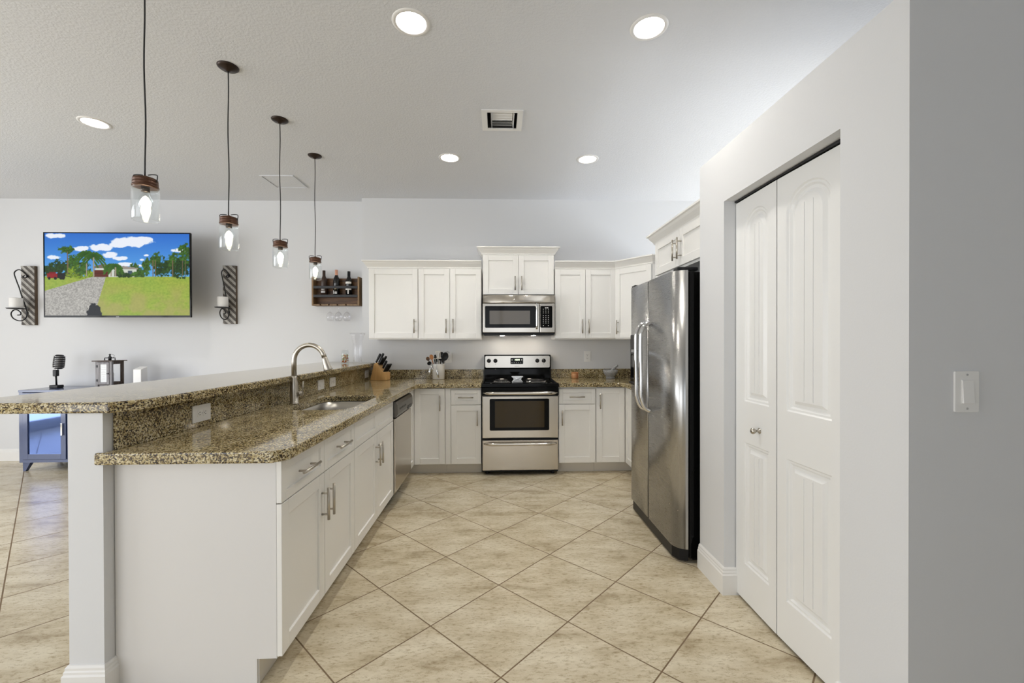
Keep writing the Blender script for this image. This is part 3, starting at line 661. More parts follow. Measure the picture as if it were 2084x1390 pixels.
m = MB(); m.tube([(fx + .02, fy, .985), (fx + .055, fy, .985)], .016, 16); m.tube([(fx + .05, fy, .985), (fx + .058, fy - .004, 1.02), (fx + .064, fy - .01, 1.065)], [.006, .005, .0045], 10); m.build('lever', NICKEL, c)

# ------------------------------------------------------------------ outlets and switches
def outlet(label, f, w, h, kind='duplex', horiz=False):
    o0 = f(0, 0, 0); c = thing('wall_outlet' if kind == 'duplex' else 'light_switch', label, 'outlet' if kind == 'duplex' else 'light switch', o0)
    pl = MB().prism(rrect(-w / 2, w / 2, -h / 2, h / 2, .004, 3), .0005, .006, f=f).build('cover_plate', WHITEP, c, bev=.0012)
    if kind == 'duplex':
        for s in (-1, 1):
            cu, cz = (s * .0195, 0) if horiz else (0, s * .0195)
            a, b = (.0135, .0165) if horiz else (.0165, .0135)
            r_ = MB().prism(rrect(cu - a, cu + a, cz - b, cz + b, .009, 5), .006, .0085, f=f).build('socket', WHITEP, c)
            m = MB()
            for q in (-1, 1):
                if horiz: m.box((cu - .003, .0085, cz + q * .006 - .0012), (cu + .006, .0089, cz + q * .006 + .0012), f)
                else: m.box((cu + q * .006 - .0012, .0085, cz - .003), (cu + q * .006 + .0012, .0089, cz + .006), f)
            if horiz: m.box((cu - .009, .0085, cz - .002), (cu - .0055, .0089, cz + .002), f)
            else: m.box((cu - .002, .0085, cz - .009), (cu + .002, .0089, cz - .0055), f)
            m.build('slots', DARKS, r_)
        m = MB(); m.box((-.002, .006, -.002), (.002, .0075, .002), f); m.build('screw', GREYS, c)
    else:
        a, b = (.033, .0165) if horiz else (.0165, .033)
        MB().box((-a - .0015, .006, -b - .0015), (a + .0015, .0072, b + .0015), f).build('switch_frame', WHITEP, c, bev=.0006)
        m = MB(); q = [f(-a, .0072, -b), f(a, .0072, -b), f(a, .0072, b), f(-a, .0072, b)]
        t_ = [f(-a, .0125, -b), f(a, .0125, -b), f(a, .0085, b), f(-a, .0085, b)]
        vs = [m.bm.verts.new(x) for x in q + t_]
        for ff in ((0, 1, 2, 3), (4, 5, 6, 7), (0, 1, 5, 4), (1, 2, 6, 5), (2, 3, 7, 6), (3, 0, 4, 7)): m.bm.faces.new([vs[i] for i in ff])
        m.build('rocker', WHITEP, c, bev=.001)
        for s in (-1, 1):
            m = MB(); cu, cz = (s * .048, 0) if horiz else (0, s * .0485)
            m.lathe([(0, 0), (.0032, 0), (.003, .001), (0, .0014)], seg=10)
            m.xf(Matrix(((f.u.x, 0, f.n.x, 0), (f.u.y, 0, f.n.y, 0), (0, 1, 0, 0), (0, 0, 0, 1)))); bmesh.ops.translate(m.bm, vec=f(cu, .006, cz), verts=m.bm.verts); m.build('screw', GREYS, c)
    return c
gx = -1.435
outlet('white duplex outlet plate set sideways in the near granite backsplash', F((gx, 2.110, .981), (0, 1, 0), (1, 0, 0)), .124, .080, 'duplex', True)
outlet('white rocker switch in the granite backsplash just right of the faucet', F((gx, 3.505, .981), (0, 1, 0), (1, 0, 0)), .118, .078, 'rocker', True)
outlet('white outlet in the granite backsplash, middle of the three plates beyond the faucet', F((gx, 3.748, .981), (0, 1, 0), (1, 0, 0)), .122, .078, 'duplex', True)
outlet('white outlet in the granite backsplash beside the knife block', F((gx, 4.715, .980), (0, 1, 0), (1, 0, 0)), .122, .080, 'duplex', True)
FK = lambda x, z: F((x, YK, z), (1, 0, 0), (0, -1, 0))
outlet('white duplex outlet on the back wall above the right counter', FK(1.028, 1.157), .078, .120)
outlet('white duplex outlet on the back wall half hidden behind the utensil crock', FK(-.560, 1.150), .072, .118)
outlet('white rocker light switch on the grey near right wall', F((1.347, PY0, 1.172), (1, 0, 0), (0, -1, 0)), .0715, .118, 'rocker')

# ------------------------------------------------------------------ ceiling lights, vent, access panel
def can(x, y, label):
    c = thing('recessed_light', label, 'ceiling light', (x, y, ZC), 'recessed ceiling lights')
    MB().lathe([(.074, .0), (.078, -.006), (.094, -.004), (.097, .0)], (x, y, ZC), 40).build('trim_ring', TRIM, c)
    MB().lathe([(.0755, -.002), (.070, .035), (.062, .055)], (x, y, ZC), 40).build('baffle', WHITEP, c)
    MB().lathe([(0, .0545), (.062, .0545), (.062, .058), (0, .058)], (x, y, ZC), 32).build('lens', EMIT, c); return c
can(*CANS[0], 'recessed ceiling light nearest the pendants, in the near row over the kitchen aisle')
can(*CANS[1], 'recessed ceiling light in the near row, in front of the pantry wall')
can(*CANS[2], 'recessed ceiling light in the far row, left of the air vent')
can(*CANS[3], 'recessed ceiling light in the far row, nearest the fridge')
can(*CANS[4], 'recessed ceiling light over the living room left of the pendants')
c = thing('air_vent', 'white square ceiling air vent with open louvers between the recessed lights', 'vent', (.037, 3.15, ZC))
m = MB(); m.prism([(VX0 - .04, VY0 - .03), (VX1 + .04, VY0 - .03), (VX1 + .04, VY1 + .03), (VX0 - .04, VY1 + .03)], -.008, -.0005, [[(VX0, VY0), (VX0, VY1), (VX1, VY1), (VX1, VY0)]]); m.xf(Matrix.Translation((0, 0, ZC))); m.build('frame', TRIM, c)
m = MB()
for a, b in (((VX0, VY0, 0), (VX0 + .002, VY1, .1)), ((VX1 - .002, VY0, 0), (VX1, VY1, .1)), ((VX0, VY0, 0), (VX1, VY0 + .002, .1)), ((VX0, VY1 - .002, 0), (VX1, VY1, .1)), ((VX0, VY0, .098), (VX1, VY1, .1))): m.box(tuple(Vector(a) + Vector((0, 0, ZC))), tuple(Vector(b) + Vector((0, 0, ZC))))
m.build('duct', DARKS, c)
m = MB()
for k in range(6):
    y = VY0 + .03 + k * .034; s = 1 if k < 3 else -1
    vs = [(VX0 + .035, y - .012 * s, ZC + .022), (VX1 - .035, y - .012 * s, ZC + .022), (VX1 - .035, y + .012 * s, ZC - .004), (VX0 + .035, y + .012 * s, ZC - .004)]
    m.quad(vs); m.quad([tuple(Vector(q) + Vector((0, .0025, .001))) for q in vs])
for x, s in ((VX0 + .028, 1), (VX1 - .028, 1)):
    m.quad([(x - .006, VY0 + .004, ZC + .03), (x - .006, VY1 - .004, ZC + .03), (x + .006 * s, VY1 - .004, ZC - .012), (x + .006 * s, VY0 + .004, ZC - .012)])
m.build('louvers', TRIM, c)
c = thing('access_panel', 'flat white square panel in the ceiling behind the pendant cords', 'ceiling panel', (-2.16, 4.42, ZC))
ax0, ax1, ay0, ay1 = -2.30, -2.005, 4.25, 4.555
m = MB(); m.prism([(ax0 - .015, ay0 - .015), (ax1 + .015, ay0 - .015), (ax1 + .015, ay1 + .015), (ax0 - .015, ay1 + .015)], ZC - .010, ZC - .0005, [[(ax0, ay0), (ax0, ay1), (ax1, ay1), (ax1, ay0)]]); m.build('frame', CEIL, c)
MB().box((ax0 + .003, ay0 + .003, ZC - .004), (ax1 - .003, ay1 - .003, ZC - .0005)).build('lid', CEIL, c)

# ------------------------------------------------------------------ pendants
PDX = -1.592
def pendant():
    c = thing('pendant_light', 'bronze pendant with clear glass jar shade, nearest of the four over the bar', 'pendant lamp', (PDX, 1.99, ZC), 'glass jar pendants over the bar')
    L = dict(local=True)
    MB().lathe([(0, -.028), (.010, -.028), (.014, -.022), (.045, -.014), (.056, -.006), (.057, -.0005), (0, -.0005)]).build('canopy', BRONZE, c, **L)
    zt = -.880
    m = MB(); pts = [(math.sin(k * .8) * .0018, math.cos(k * .6) * .0014, -.025 + (zt + .025) * k / 14) for k in range(15)]; m.tube(pts, .0032, 8); m.build('cord', BLACKM, c, **L)
    cap = MB().lathe([(0, zt), (.008, zt), (.008, zt - .008), (.036, zt - .010), (.045, zt - .014), (.047, zt - .026), (.044, zt - .028), (.047, zt - .031), (.047, zt - .040), (.044, zt - .042), (.049, zt - .046), (.049, zt - .052), (.040, zt - .053), (0, zt - .05)]).build('cap', COPPER, c, **L)
    m = MB()
    for s in (-1, 1): m.tube(smooth([(s * .012, 0, zt + .004), (s * .030, 0, zt + .006), (s * .050, 0, zt + .004), (s * .053, 0, zt - .006), (s * .050, 0, zt - .028)], 5), .0022, 8)
    m.build('wire_bail', BLACKM, cap, **L)
    MB().lathe([(0, zt - .05), (.016, zt - .05), (.016, zt - .072), (.0, zt - .072)]).build('socket', BRONZE, c, **L)
    MB().lathe([(.047, zt - .054), (.050, zt - .062), (.051, zt - .075), (.051, zt - .198), (.048, zt - .203), (.0455, zt - .200), (.0485, zt - .192), (.0485, zt - .075), (.0475, zt - .062), (.045, zt - .054)], seg=36, closed=True).build('glass_shade', GLASS, c, **L)
    b_ = MB().lathe([(.012, zt - .072), (.014, zt - .082), (.026, zt - .105), (.029, zt - .125), (.024, zt - .145), (.010, zt - .158), (0, zt - .160)], seg=24).build('bulb', GLASS, c, **L)
    MB().lathe([(0, zt - .090), (.010, zt - .098), (.0195, zt - .116), (.0205, zt - .128), (.014, zt - .142), (0, zt - .149)], seg=16).build('filament', BULBE, b_, **L)
    return c
p0 = pendant()
for y, lab in ((2.59, 'bronze pendant with clear glass jar shade, second from the camera over the bar'), (3.19, 'bronze pendant with clear glass jar shade, third from the camera over the bar'), (3.79, 'bronze pendant with clear glass jar shade in front of the wine rack')):
    q = copy_tree(p0); q.location = (PDX, y, ZC); q['label'] = lab

# ------------------------------------------------------------------ television
TX0, TX1, TY = -4.712, -3.222, 4.60
c = thing('television', 'large wall mounted television showing a house and green lawn', 'television', ((TX0 + TX1) / 2, 4.8, 2.0))
ft = F(((TX0 + TX1) / 2, TY, 0), (1, 0, 0), (0, -1, 0)); hw = (TX1 - TX0) / 2; tz0, tz1 = 1.592, 2.478
m = MB(); m.box((-hw, -.018, tz0), (hw, 0, tz1), ft); m.box((-hw * .6, -.05, tz0 + .1), (hw * .6, -.018, tz1 - .25), ft); m.build('housing', BLACK, c, bev=.003)
m = MB(); t = .010
m.box((-hw, 0, tz0), (hw, .006, tz0 + .020), ft); m.box((-hw, 0, tz1 - t), (hw, .006, tz1), ft); m.box((-hw, 0, tz0 + .02), (-hw + t, .006, tz1 - t), ft); m.box((hw - t, 0, tz0 + .02), (hw, .006, tz1 - t), ft); m.build('bezel', BLACKG, c)
MB().box((-.015, .006, tz0 + .004), (.015, .0068, tz0 + .010), ft).build('maker_mark', GREYS, c)
m = MB(); m.box((-.12, -.36, 1.90), (.12, -.050, 1.94), ft); m.box((-.12, -.36, 2.10), (.12, -.050, 2.14), ft); m.box((-.25, -.398, 1.82), (.25, -.36, 2.22), ft); m.build('wall_mount', BLACKM, c)
# picture as a colour field on a fine grid
NX, NZ = 300, 170
uu, vv = np.meshgrid(np.linspace(0, 1, NX), np.linspace(0, 1, NZ))       # vv 0 bottom .. 1 top
rng = np.random.default_rng(3)
def fbm(fx_, fy_, oct_=4, seed=0):
    r = np.random.default_rng(seed); out = np.zeros_like(uu); amp = 1; tot = 0
    for o_ in range(oct_):
        gx_, gy_ = int(fx_ * 2 ** o_) + 2, int(fy_ * 2 ** o_) + 2; gr_ = r.random((gy_ + 1, gx_ + 1)); X = uu * (gx_ - 1); Y = vv * (gy_ - 1)
        xi, yi = X.astype(int), Y.astype(int); a, b_ = X - xi, Y - yi; a = a * a * (3 - 2 * a); b_ = b_ * b_ * (3 - 2 * b_)
        out += amp * ((gr_[yi, xi] * (1 - a) + gr_[yi, xi + 1] * a) * (1 - b_) + (gr_[yi + 1, xi] * (1 - a) + gr_[yi + 1, xi + 1] * a) * b_); tot += amp; amp *= .55
    return out / tot
hor = .475
pic = np.zeros((NZ, NX, 3))
tt = np.clip((vv - hor) / (1 - hor), 0, 1)[..., None]
pic[:] = np.array([.36, .66, .92]) * (1 - tt) + np.array([.19, .43, .80]) * tt
def blend(mask, col):
    mk = np.clip(mask, 0, 1)[..., None]; pic[:] = pic * (1 - mk) + np.array(col) * mk
cn = fbm(22, 14, 4, 5)
for cx_, cz_, rx_, rz_ in ((.60, .895, .13, .055), (.52, .865, .07, .035), (.68, .93, .06, .03), (.38, .83, .075, .040), (.26, .815, .05, .03), (.08, .97, .07, .03), (.06, .71, .045, .025), (.45, .735, .06, .035), (.51, .70, .05, .025), (.55, .625, .05, .022), (.67, .87, .02, .015), (.93, .80, .05, .03), (.70, .735, .018, .012), (.67, .68, .015, .012), (.66, .61, .03, .015)):
    d_ = ((uu - cx_) / rx_) ** 2 + ((vv - cz_) / rz_) ** 2; blend((1.25 - d_ - (cn - .5) * 2.2) * 2.2, (.93, .95, .99))
gn = fbm(90, 60, 3, 9); gl = fbm(10, 8, 3, 11)
g_ = np.stack([.56 + .22 * (gn - .5) + .10 * (gl - .5), .68 + .16 * (gn - .5), .20 + .10 * (gn - .5)], -1)
dry = np.clip((.42 - vv) * 2.0 * np.clip((gl - .35) * 3, 0, 1) + .28, 0, .7)[..., None]; g_ = g_ * (1 - dry) + np.array([.66, .62, .40]) * dry
gm = vv < hor; pic[gm] = g_[gm]
tn = fbm(60, 40, 4, 21)
def tree(cx_, cz_, rx_, rz_, col, thr=1.0):
    d_ = ((uu - cx_) / rx_) ** 2 + ((vv - cz_) / rz_) ** 2; mk = (thr - d_ - (tn - .5) * 2.6) * 3
    mk[vv < hor - .03] = 0; cc = np.array(col)[None, None] * (.55 + .9 * np.clip(fbm(110, 80, 2, 33) , 0, 1))[..., None]; k_ = np.clip(mk, 0, 1)[..., None]; pic[:] = pic * (1 - k_) + cc * k_
def trunk(x, z0, z1, w_=.004, col=(.45, .38, .28), lean=0): blend((np.abs(uu - x - lean * (vv - z0)) < w_) * (vv > z0) * (vv < z1) * 1., col)
DG, MG, LG = (.13, .24, .08), (.22, .36, .12), (.45, .55, .12)
for a in ((.04, .55, .06, .08, DG), (.10, .59, .06, .09, DG), (.16, .56, .05, .11, DG), (.20, .62, .05, .12, MG), (.27, .56, .05, .10, DG), (.15, .80, .055, .05, MG), (.62, .56, .03, .07, MG), (.66, .53, .05, .06, MG), (.70, .60, .035, .09, MG), (.765, .66, .045, .13, MG), (.79, .57, .04, .10, DG), (.84, .60, .05, .11, DG), (.89, .64, .05, .14, MG), (.95, .60, .06, .16, DG), (.97, .76, .05, .12, MG), (.92, .55, .06, .10, DG), (.60, .60, .02, .04, MG)): tree(*a)
trunk(.155, hor, .78); trunk(.16, hor, .70, .003)
for x in (.745, .762, .88, .95, .97): trunk(x, hor, .68, .003)
blend(((uu > .345) & (uu < .63) & (vv > hor - .005) & (vv < .575)) * 1., (.82, .84, .80))
blend(((uu > .33) & (uu < .45) & (vv >= .575) & (vv < .60 + .03 * (1 - np.abs(uu - .40) / .06))) * 1., (.45, .40, .36))
blend(((uu > .50) & (uu < .64) & (vv >= .565) & (vv < .605 - .25 * np.abs(uu - .54))) * 1., (.58, .55, .52))
blend(((uu > .335) & (uu < .435) & (vv > hor - .005) & (vv < .555)) * 1., (.36, .15, .10))
for k in range(1, 4): blend((np.abs(vv - (hor + .02 * k)) < .002) * ((uu > .335) & (uu < .435)), (.24, .09, .07))
blend(((uu > .475) & (uu < .495) & (vv > hor) & (vv < .55)) * 1., (.15, .15, .15)); blend(((uu > .57) & (uu < .60) & (vv > .50) & (vv < .55)) * 1., (.25, .32, .38))
tree(.56, .49, .06, .03, DG); tree(.52, .50, .03, .04, DG); tree(.63, .50, .05, .035, MG); tree(.23, .53, .075, .075, LG, 1.2); tree(.31, .50, .03, .04, LG); tree(.25, .55, .05, .06, MG)
def palm(x, z, r_, tr):
    trunk(x, hor, z, .004, (.62, .58, .50), tr)
    for a in np.linspace(-.35, PI + .35, 11):
        for s in np.linspace(0, 1, 40):
            px_ = x + math.cos(a) * r_ * s * .6; pz_ = z + math.sin(a) * r_ * s - .75 * r_ * s * s; blend((((uu - px_) / .0065) ** 2 + ((vv - pz_) / .010) ** 2 < 1) * 1., (.14 + .1 * s, .30 + .1 * s, .10))
palm(.285, .74, .14, 0); palm(.335, .72, .14, 0); palm(.455, .60, .085, 0); palm(.485, .60, .085, 0)
e0 = .05 + .31 * np.clip((vv - .31) / (hor - .31), 0, 1) ** 1.3 - .0; left = -.55 + .87 * (vv / hor) ** .55
drv = (vv < hor - .005) & (uu > left * 0 + np.where(vv > .30, (vv - .30) / (hor - .30) * .33, -1)) & (uu < .335 + .085 * (vv / hor))
gv = fbm(140, 90, 2, 41); pic[drv] = np.stack([.66 + .30 * (gv - .5)] * 3, -1)[drv] * np.array([1, .985, .95])
blend(((((uu - .335) / .05) ** 2 + ((vv - .02) / .13) ** 2) < 1 - (gn - .5)) * 1., (.05, .08, .12))
blend(((uu > .015) & (uu < .085) & (vv > .455) & (vv < .51)) * 1., (.55, .06, .10)); blend(((uu > .03) & (uu < .075) & (vv >= .51) & (vv < .53)) * 1., (.45, .05, .08)); blend(((uu > .085) & (uu < .14) & (vv > .455) & (vv < .52)) * 1., (.08, .08, .08))
for x in (.03, .072, .11, .125): blend(((((uu - x) / .010) ** 2 + ((vv - .452) / .018) ** 2) < 1) * 1., (.03, .03, .03))
pic = np.clip(pic, 0, 1) ** 2.2
me = bpy.data.meshes.new('screen_picture'); gw0, gw1, gz0, gz1 = -hw + t, hw - t, tz0 + .020, tz1 - t
co = np.zeros((NZ * NX, 3)); X = (gw0 + (gw1 - gw0) * uu).ravel(); Z_ = (gz0 + (gz1 - gz0) * vv).ravel()
co[:, 0] = X; co[:, 1] = TY - .002 - 4.8; co[:, 2] = Z_ - 2.0
idx = np.arange(NZ * NX).reshape(NZ, NX); quads = np.stack([idx[:-1, :-1], idx[:-1, 1:], idx[1:, 1:], idx[1:, :-1]], -1).reshape(-1, 4)
me.from_pydata([tuple(x) for x in co], [], [tuple(int(i) for i in q) for q in quads])
ca = me.color_attributes.new('pic', 'FLOAT_COLOR', 'POINT'); ca.data.foreach_set('color', np.concatenate([pic.reshape(-1, 3), np.ones((NZ * NX, 1))], 1).astype(np.float32).ravel())
me.materials.append(SCREEN); o = bpy.data.objects.new('screen', me); C.objects.link(o); o.parent = c; o['label'] = 'lit screen with driveway, palms, house and lawn under blue sky'

# ------------------------------------------------------------------ candle sconces
def sconce(label):
    c = thing('wall_sconce', label, 'candle sconce', (0, 0, 0), 'striped wooden candle sconces')
    hb = .664; w = .142; L = dict(local=True)
    b_ = MB().box((-w / 2, .012, 0), (w / 2, .044, hb)).build('backboard', BROWNW, c, **L)
    # diagonal slats clipped to the board face
    for k in range(-2, 11):
        z0 = -.02 + k * .074; bm = bmesh.new()
        vs = [bm.verts.new(p_) for p_ in ((-w / 2 - .01, .006, z0 + .16), (w / 2 + .01, .006, z0), (w / 2 + .01, .006, z0 + .035), (-w / 2 - .01, .006, z0 + .195), (-w / 2 - .01, .012, z0 + .16), (w / 2 + .01, .012, z0), (w / 2 + .01, .012, z0 + .035), (-w / 2 - .01, .012, z0 + .195))]
        for q in ((0, 1, 2, 3), (7, 6, 5, 4), (0, 4, 5, 1), (1, 5, 6, 2), (2, 6, 7, 3), (3, 7, 4, 0)): bm.faces.new([vs[i] for i in q])
        for co_, no in (((-w / 2, 0, 0), (1, 0, 0)), ((w / 2, 0, 0), (-1, 0, 0)), ((0, 0, 0), (0, 0, 1)), ((0, 0, hb), (0, 0, -1))):
            r_ = bmesh.ops.bisect_plane(bm, geom=list(bm.verts) + list(bm.edges) + list(bm.faces), plane_co=co_, plane_no=no, clear_inner=True)
            es = [e_ for e_ in r_['geom_cut'] if isinstance(e_, bmesh.types.BMEdge)]
            if es: bmesh.ops.edgeloop_fill(bm, edges=es)
        if len(bm.faces) < 4: bm.free(); continue
        mm = MB(); mm.bm.free(); mm.bm = bm; mm.build('slat', GREYW, b_, **L)
    m = MB().box((-w / 2 + .0005, .0095, .0005), (w / 2 - .0005, .0118, hb - .0005)); m.build('dark_ground', DARKW, b_, **L)
    q = lambda d_, v_: (0, .004 - d_, (1160 - v_) / 8.175 * .0055)
    arm = [(.030, 348), (.045, 372), (.018, 378), (.004, 350), (.020, 300), (.080, 258), (.127, 320), (.110, 430), (.080, 560), (.054, 700), (.030, 800), (.012, 900), (.004, 975), (.025, 1060), (.080, 1095), (.140, 1060), (.162, 990), (.140, 930), (.100, 920), (.068, 960), (.072, 995), (.100, 1003)]
    m = MB(); m.tube(smooth([q(a, b2) for a, b2 in arm], 6), .0058, 8)
    m.lathe([(0, 0), (.009, .002), (0, .012)], q(.030, 348), 10); m.tube([q(.0, 345), q(-.006, 345)], .012, 8); m.tube([q(.004, 960), q(-.006, 960)], .012, 8)
    m.build('scroll_bracket', BLACKM, c, **L)
    z_ = (1160 - 905) / 8.175 * .0055
    MB().lathe([(0, 0), (.070, 0), (.078, .006), (.078, .009), (.070, .004), (0, .004)], (0, .004 - .112, z_)).build('plate', BLACKM, c, **L)
    return c, z_ + .0045
for x, lab, lc in ((-5.262, 'striped wooden candle sconce with black scroll, left of the television', 'white pillar candle on the sconce left of the television'), (-3.052, 'striped wooden candle sconce with black scroll, right of the television', 'white pillar candle on the sconce right of the television')):
    c, zc_ = sconce(lab); z0 = 1.528 if x < -4 else 1.540; c.location = (x, 4.9555, z0)
    k = MB().lathe([(0, 0), (.052, 0), (.053, .004), (.053, .112), (.048, .118), (.02, .114), (0, .112)]).tube([(0, 0, .110), (.001, 0, .126)], .0012, 6).build('pillar_candle', WAX); tag(k, lc, 'candle', 'pillar candles on the wall sconces'); k.location = (x, 4.9555 - .108, z0 + zc_ + .0003)

# ------------------------------------------------------------------ blue console with things on it
c = thing('console_cabinet', 'blue lacquered console cabinet with glass doors against the back wall', 'sideboard', (-4.15, 4.76, 0))
cx0, cx1, cy0, cy1 = -4.92, -3.36, 4.55, 4.982
m = MB(); m.box((cx0, cy0, .095), (cx0 + .035, cy1, .818)); m.box((cx1 - .035, cy0, .095), (cx1, cy1, .818)); m.box((cx0 + .035, cy0, .095), (cx1 - .035, cy1, .125)); m.box((cx0 + .035, cy1 - .01, .125), (cx1 - .035, cy1, .818)); m.box((cx0 + .035, cy0 + .02, .46), (cx1 - .035, cy1 - .01, .475))
for x in (-4.448, -3.87): m.box((x - .01, cy0 + .01, .125), (x + .01, cy1 - .01, .818))
m.build('body', BLUE, c)
MB().box((cx0 - .004, cy0 - .004, .818), (cx1 + .004, cy1, .843)).build('top', BLUE, c, bev=.002)
MB().box((cx0 + .06, cy0 + .02, .4755), (-4.47, cy1 - .02, .4775)).build('shelf_liner', mat('pale_blue', (.35, .42, .55), .5), c)
FCb = F((0, cy0, 0), (1, 0, 0), (0, -1, 0))
for a, b_, hs in ((cx0 + .038, -4.452, -4.482), (-3.866, cx1 - .038, -3.84)):
    m = MB(); r_ = .050; z0, z1 = .128, .812
    m.box((a, -.012, z0), (a + r_, .006, z1), FCb); m.box((b_ - r_, -.012, z0), (b_, .006, z1), FCb); m.box((a + r_, -.012, z0), (b_ - r_, .006, z0 + .055), FCb); m.box((a + r_, -.012, z1 - .05), (b_ - r_, .006, z1), FCb)
    d = m.build('door', BLUE, c, bev=.0015)
    MB().box((a + r_ - .004, -.008, z0 + .05), (b_ - r_ + .004, -.004, z1 - .045), FCb).build('glass_pane', BLUEG, d)
    MB().box((hs - .008, .006, .375), (hs + .008, .022, .50), FCb).build('handle', CHROME, d, bev=.002)
for k in range(3):
    z0 = .128 + k * .229; d = MB().box((-4.436, -.012, z0), (-3.882, .006, z0 + .224), FCb).build('drawer', BLUE, c, bev=.002)
    MB().box((-4.22, .006, z0 + .10), (-4.10, .020, z0 + .115), FCb).build('handle', CHROME, d)
for x, s in ((cx0 + .05, 1), (cx1 - .05, -1)):
    for y in (cy0 + .04, cy1 - .05):
        m = MB(); T_ = [(x - .038, y - .02), (x + .038, y - .02), (x + .038, y + .02), (x - .038, y + .02)]; B_ = [(x - s * .030 - .012, y - .014), (x - s * .030 + .012, y - .014), (x - s * .030 + .012, y + .014), (x - s * .030 - .012, y + .014)]
        A = [m.bm.verts.new((*q, .095)) for q in T_]; B = [m.bm.verts.new((*q, 0)) for q in B_]
        for i in range(4): m.bm.faces.new((A[i], A[(i + 1) % 4], B[(i + 1) % 4], B[i]))
        m.bm.faces.new(A); m.bm.faces.new(B[::-1]); m.build('leg', BLUE, c)
TZ = .8435
c = thing('microphone_figure', 'black retro microphone ornament on the blue console', 'ornament', (-4.745, 4.75, TZ))
MB().box((-.045, -.035, 0), (.045, .035, .032)).build('base', BLACK, c, bev=.006, local=True)
MB().tube([(0, 0, .03), (-.005, 0, .135)], .008, 10).build('stem', BLACK, c, local=True)
MB().box((-.024, -.018, .125), (.014, .018, .195)).build('swivel_block', BLACK, c, bev=.006, local=True)
m = MB(); m.lathe([(0, .205), (.030, .207), (.046, .220), (.050, .245), (.050, .310), (.046, .340), (.030, .358), (0, .360)], seg=24, flute=lambda z, t: -.10 if int(t / (2 * PI) * 24) % 2 else 0)
m.xf(Matrix.Translation((-.005, 0, .0)) @ Matrix.Rotation(.12, 4, 'Y') @ Matrix.Scale(.85, 4, (0, 1, 0))); h_ = m.build('grille_head', BLACKM, c, local=True)
m = MB()
for k in range(7):
    z = .225 + k * .0195; rr_ = .0515
    m.tube([(rr_ * math.cos(a), rr_ * .88 * math.sin(a), z) for a in [2 * PI * i / 24 for i in range(25)]], .0022, 6)
m.xf(Matrix.Translation((-.005, 0, 0)) @ Matrix.Rotation(.12, 4, 'Y')); o = m.build('grille_ring', CHROME, h_, local=True); o['label'] = 'silver bands around the head'
MB().tube([(-.004, 0, .19), (.018, 0, .21)], .012, 8).build('yoke', CHROME, c, local=True)
# lantern
c = thing('candle_lantern', 'square wooden candle lantern with metal handle on the blue console', 'lantern', (-4.186, 4.750, TZ), rz=.05)
s = .080; hl = .285
def post(x, y, m_): return MB().box((x - .011, y - .011, 0), (x + .011, y + .011, hl)).build('post', m_, c, local=True)
post(-s + .011, -s + .011, LANTG); post(s - .011, -s + .011, LANTG); post(s - .011, s - .011, LANTD); post(-s + .011, s - .011, LANTD)
MB().box((-s - .02, -s - .02, hl), (s + .02, s + .02, hl + .010)).build('roof', LANTD, c, local=True)
MB().box((-s + .004, -s + .004, .030), (s - .004, s - .004, .040)).build('floor_board', LANTD, c, local=True)
m = MB()
for a, b_ in (((s - .015, -s + .022, .04), (s - .003, s - .022, .062)), ((s - .015, -s + .022, hl - .03), (s - .003, s - .022, hl)), ((-s + .003, -s + .022, .04), (-s + .015, s - .022, .062)), ((-s + .003, -s + .022, hl - .03), (-s + .015, s - .022, hl)), ((-s + .022, s - .015, .04), (s - .022, s - .003, .062)), ((-s + .022, s - .015, hl - .03), (s - .022, s - .003, hl))): MB().box(a, b_).build('rail', LANTD, c, local=True)
m = MB(); fl_ = F((0, -s + .003, 0), (1, 0, 0), (0, -1, 0))
m.box((-s + .024, 0, .042), (-s + .048, .008, hl - .006), fl_); m.box((s - .048, 0, .042), (s - .024, .008, hl - .006), fl_); m.box((-s + .048, 0, .042), (s - .048, .008, .066), fl_); m.box((-s + .048, 0, hl - .030), (s - .048, .008, hl - .006), fl_)
d = m.build('door', LANTG, c, local=True, bev=.001)
MB().box((-s + .046, .001, .064), (s - .046, .003, hl - .028), fl_).build('verse_sheet', PAPER, d, local=True)
m = MB()
for k, wln in enumerate((.017, .019, .022, .015, .023, .021, .012, .015, .017)):
    x = -wln * .9
    while x < wln * .9: l_ = random.uniform(.003, .006); m.box((x, .0031, .238 - k * .0185), (x + l_, .0036, .2405 - k * .0185), fl_); x += l_ + .0018
m.build('verse_lines', GREYS, d, local=True)
m = MB(); m.box((s - .040, .008, .15), (s - .024, .018, .163), fl_); m.build('latch', BLACKM, d, local=True)
for z in (.085, .235): MB().box((-s + .012, .003, z - .012), (-s + .026, .011, z + .012), fl_).build('hinge', BLACKM, d, local=True)
m = MB(); m.tube([(-.052, 0, hl + .010), (-.052, 0, hl + .036), (.052, 0, hl + .036), (.052, 0, hl + .010)], .0045, 8); m.lathe([(0, hl + .010), (.014, hl + .010), (.014, hl + .03), (.018, hl + .04), (.008, hl + .055), (.007, hl + .064), (.011, hl + .072), (0, hl + .082)], seg=14)
m.build('handle', BLACKM, c, local=True)
m = MB(); m.tube([(.018 + .026 * math.cos(a), 0, hl + .056 + .018 * math.sin(a)) for a in [2 * PI * k / 20 for k in range(21)]], .0015, 6); m.build('hanging_ring', BLACKM, c, local=True)
k = MB().lathe([(0, 0), (.032, 0), (.032, .118), (0, .118)]).build('pillar_candle', WAX); tag(k, 'cream pillar candle standing inside the lantern', 'candle'); k.location = (-4.186, 4.750, TZ + .0405)
c = thing('white_speaker_box', 'small plain white box with sloped top on the blue console', 'box', (-3.875, 4.76, TZ), rz=.05)
m = MB(); w2, d2 = .041, .047
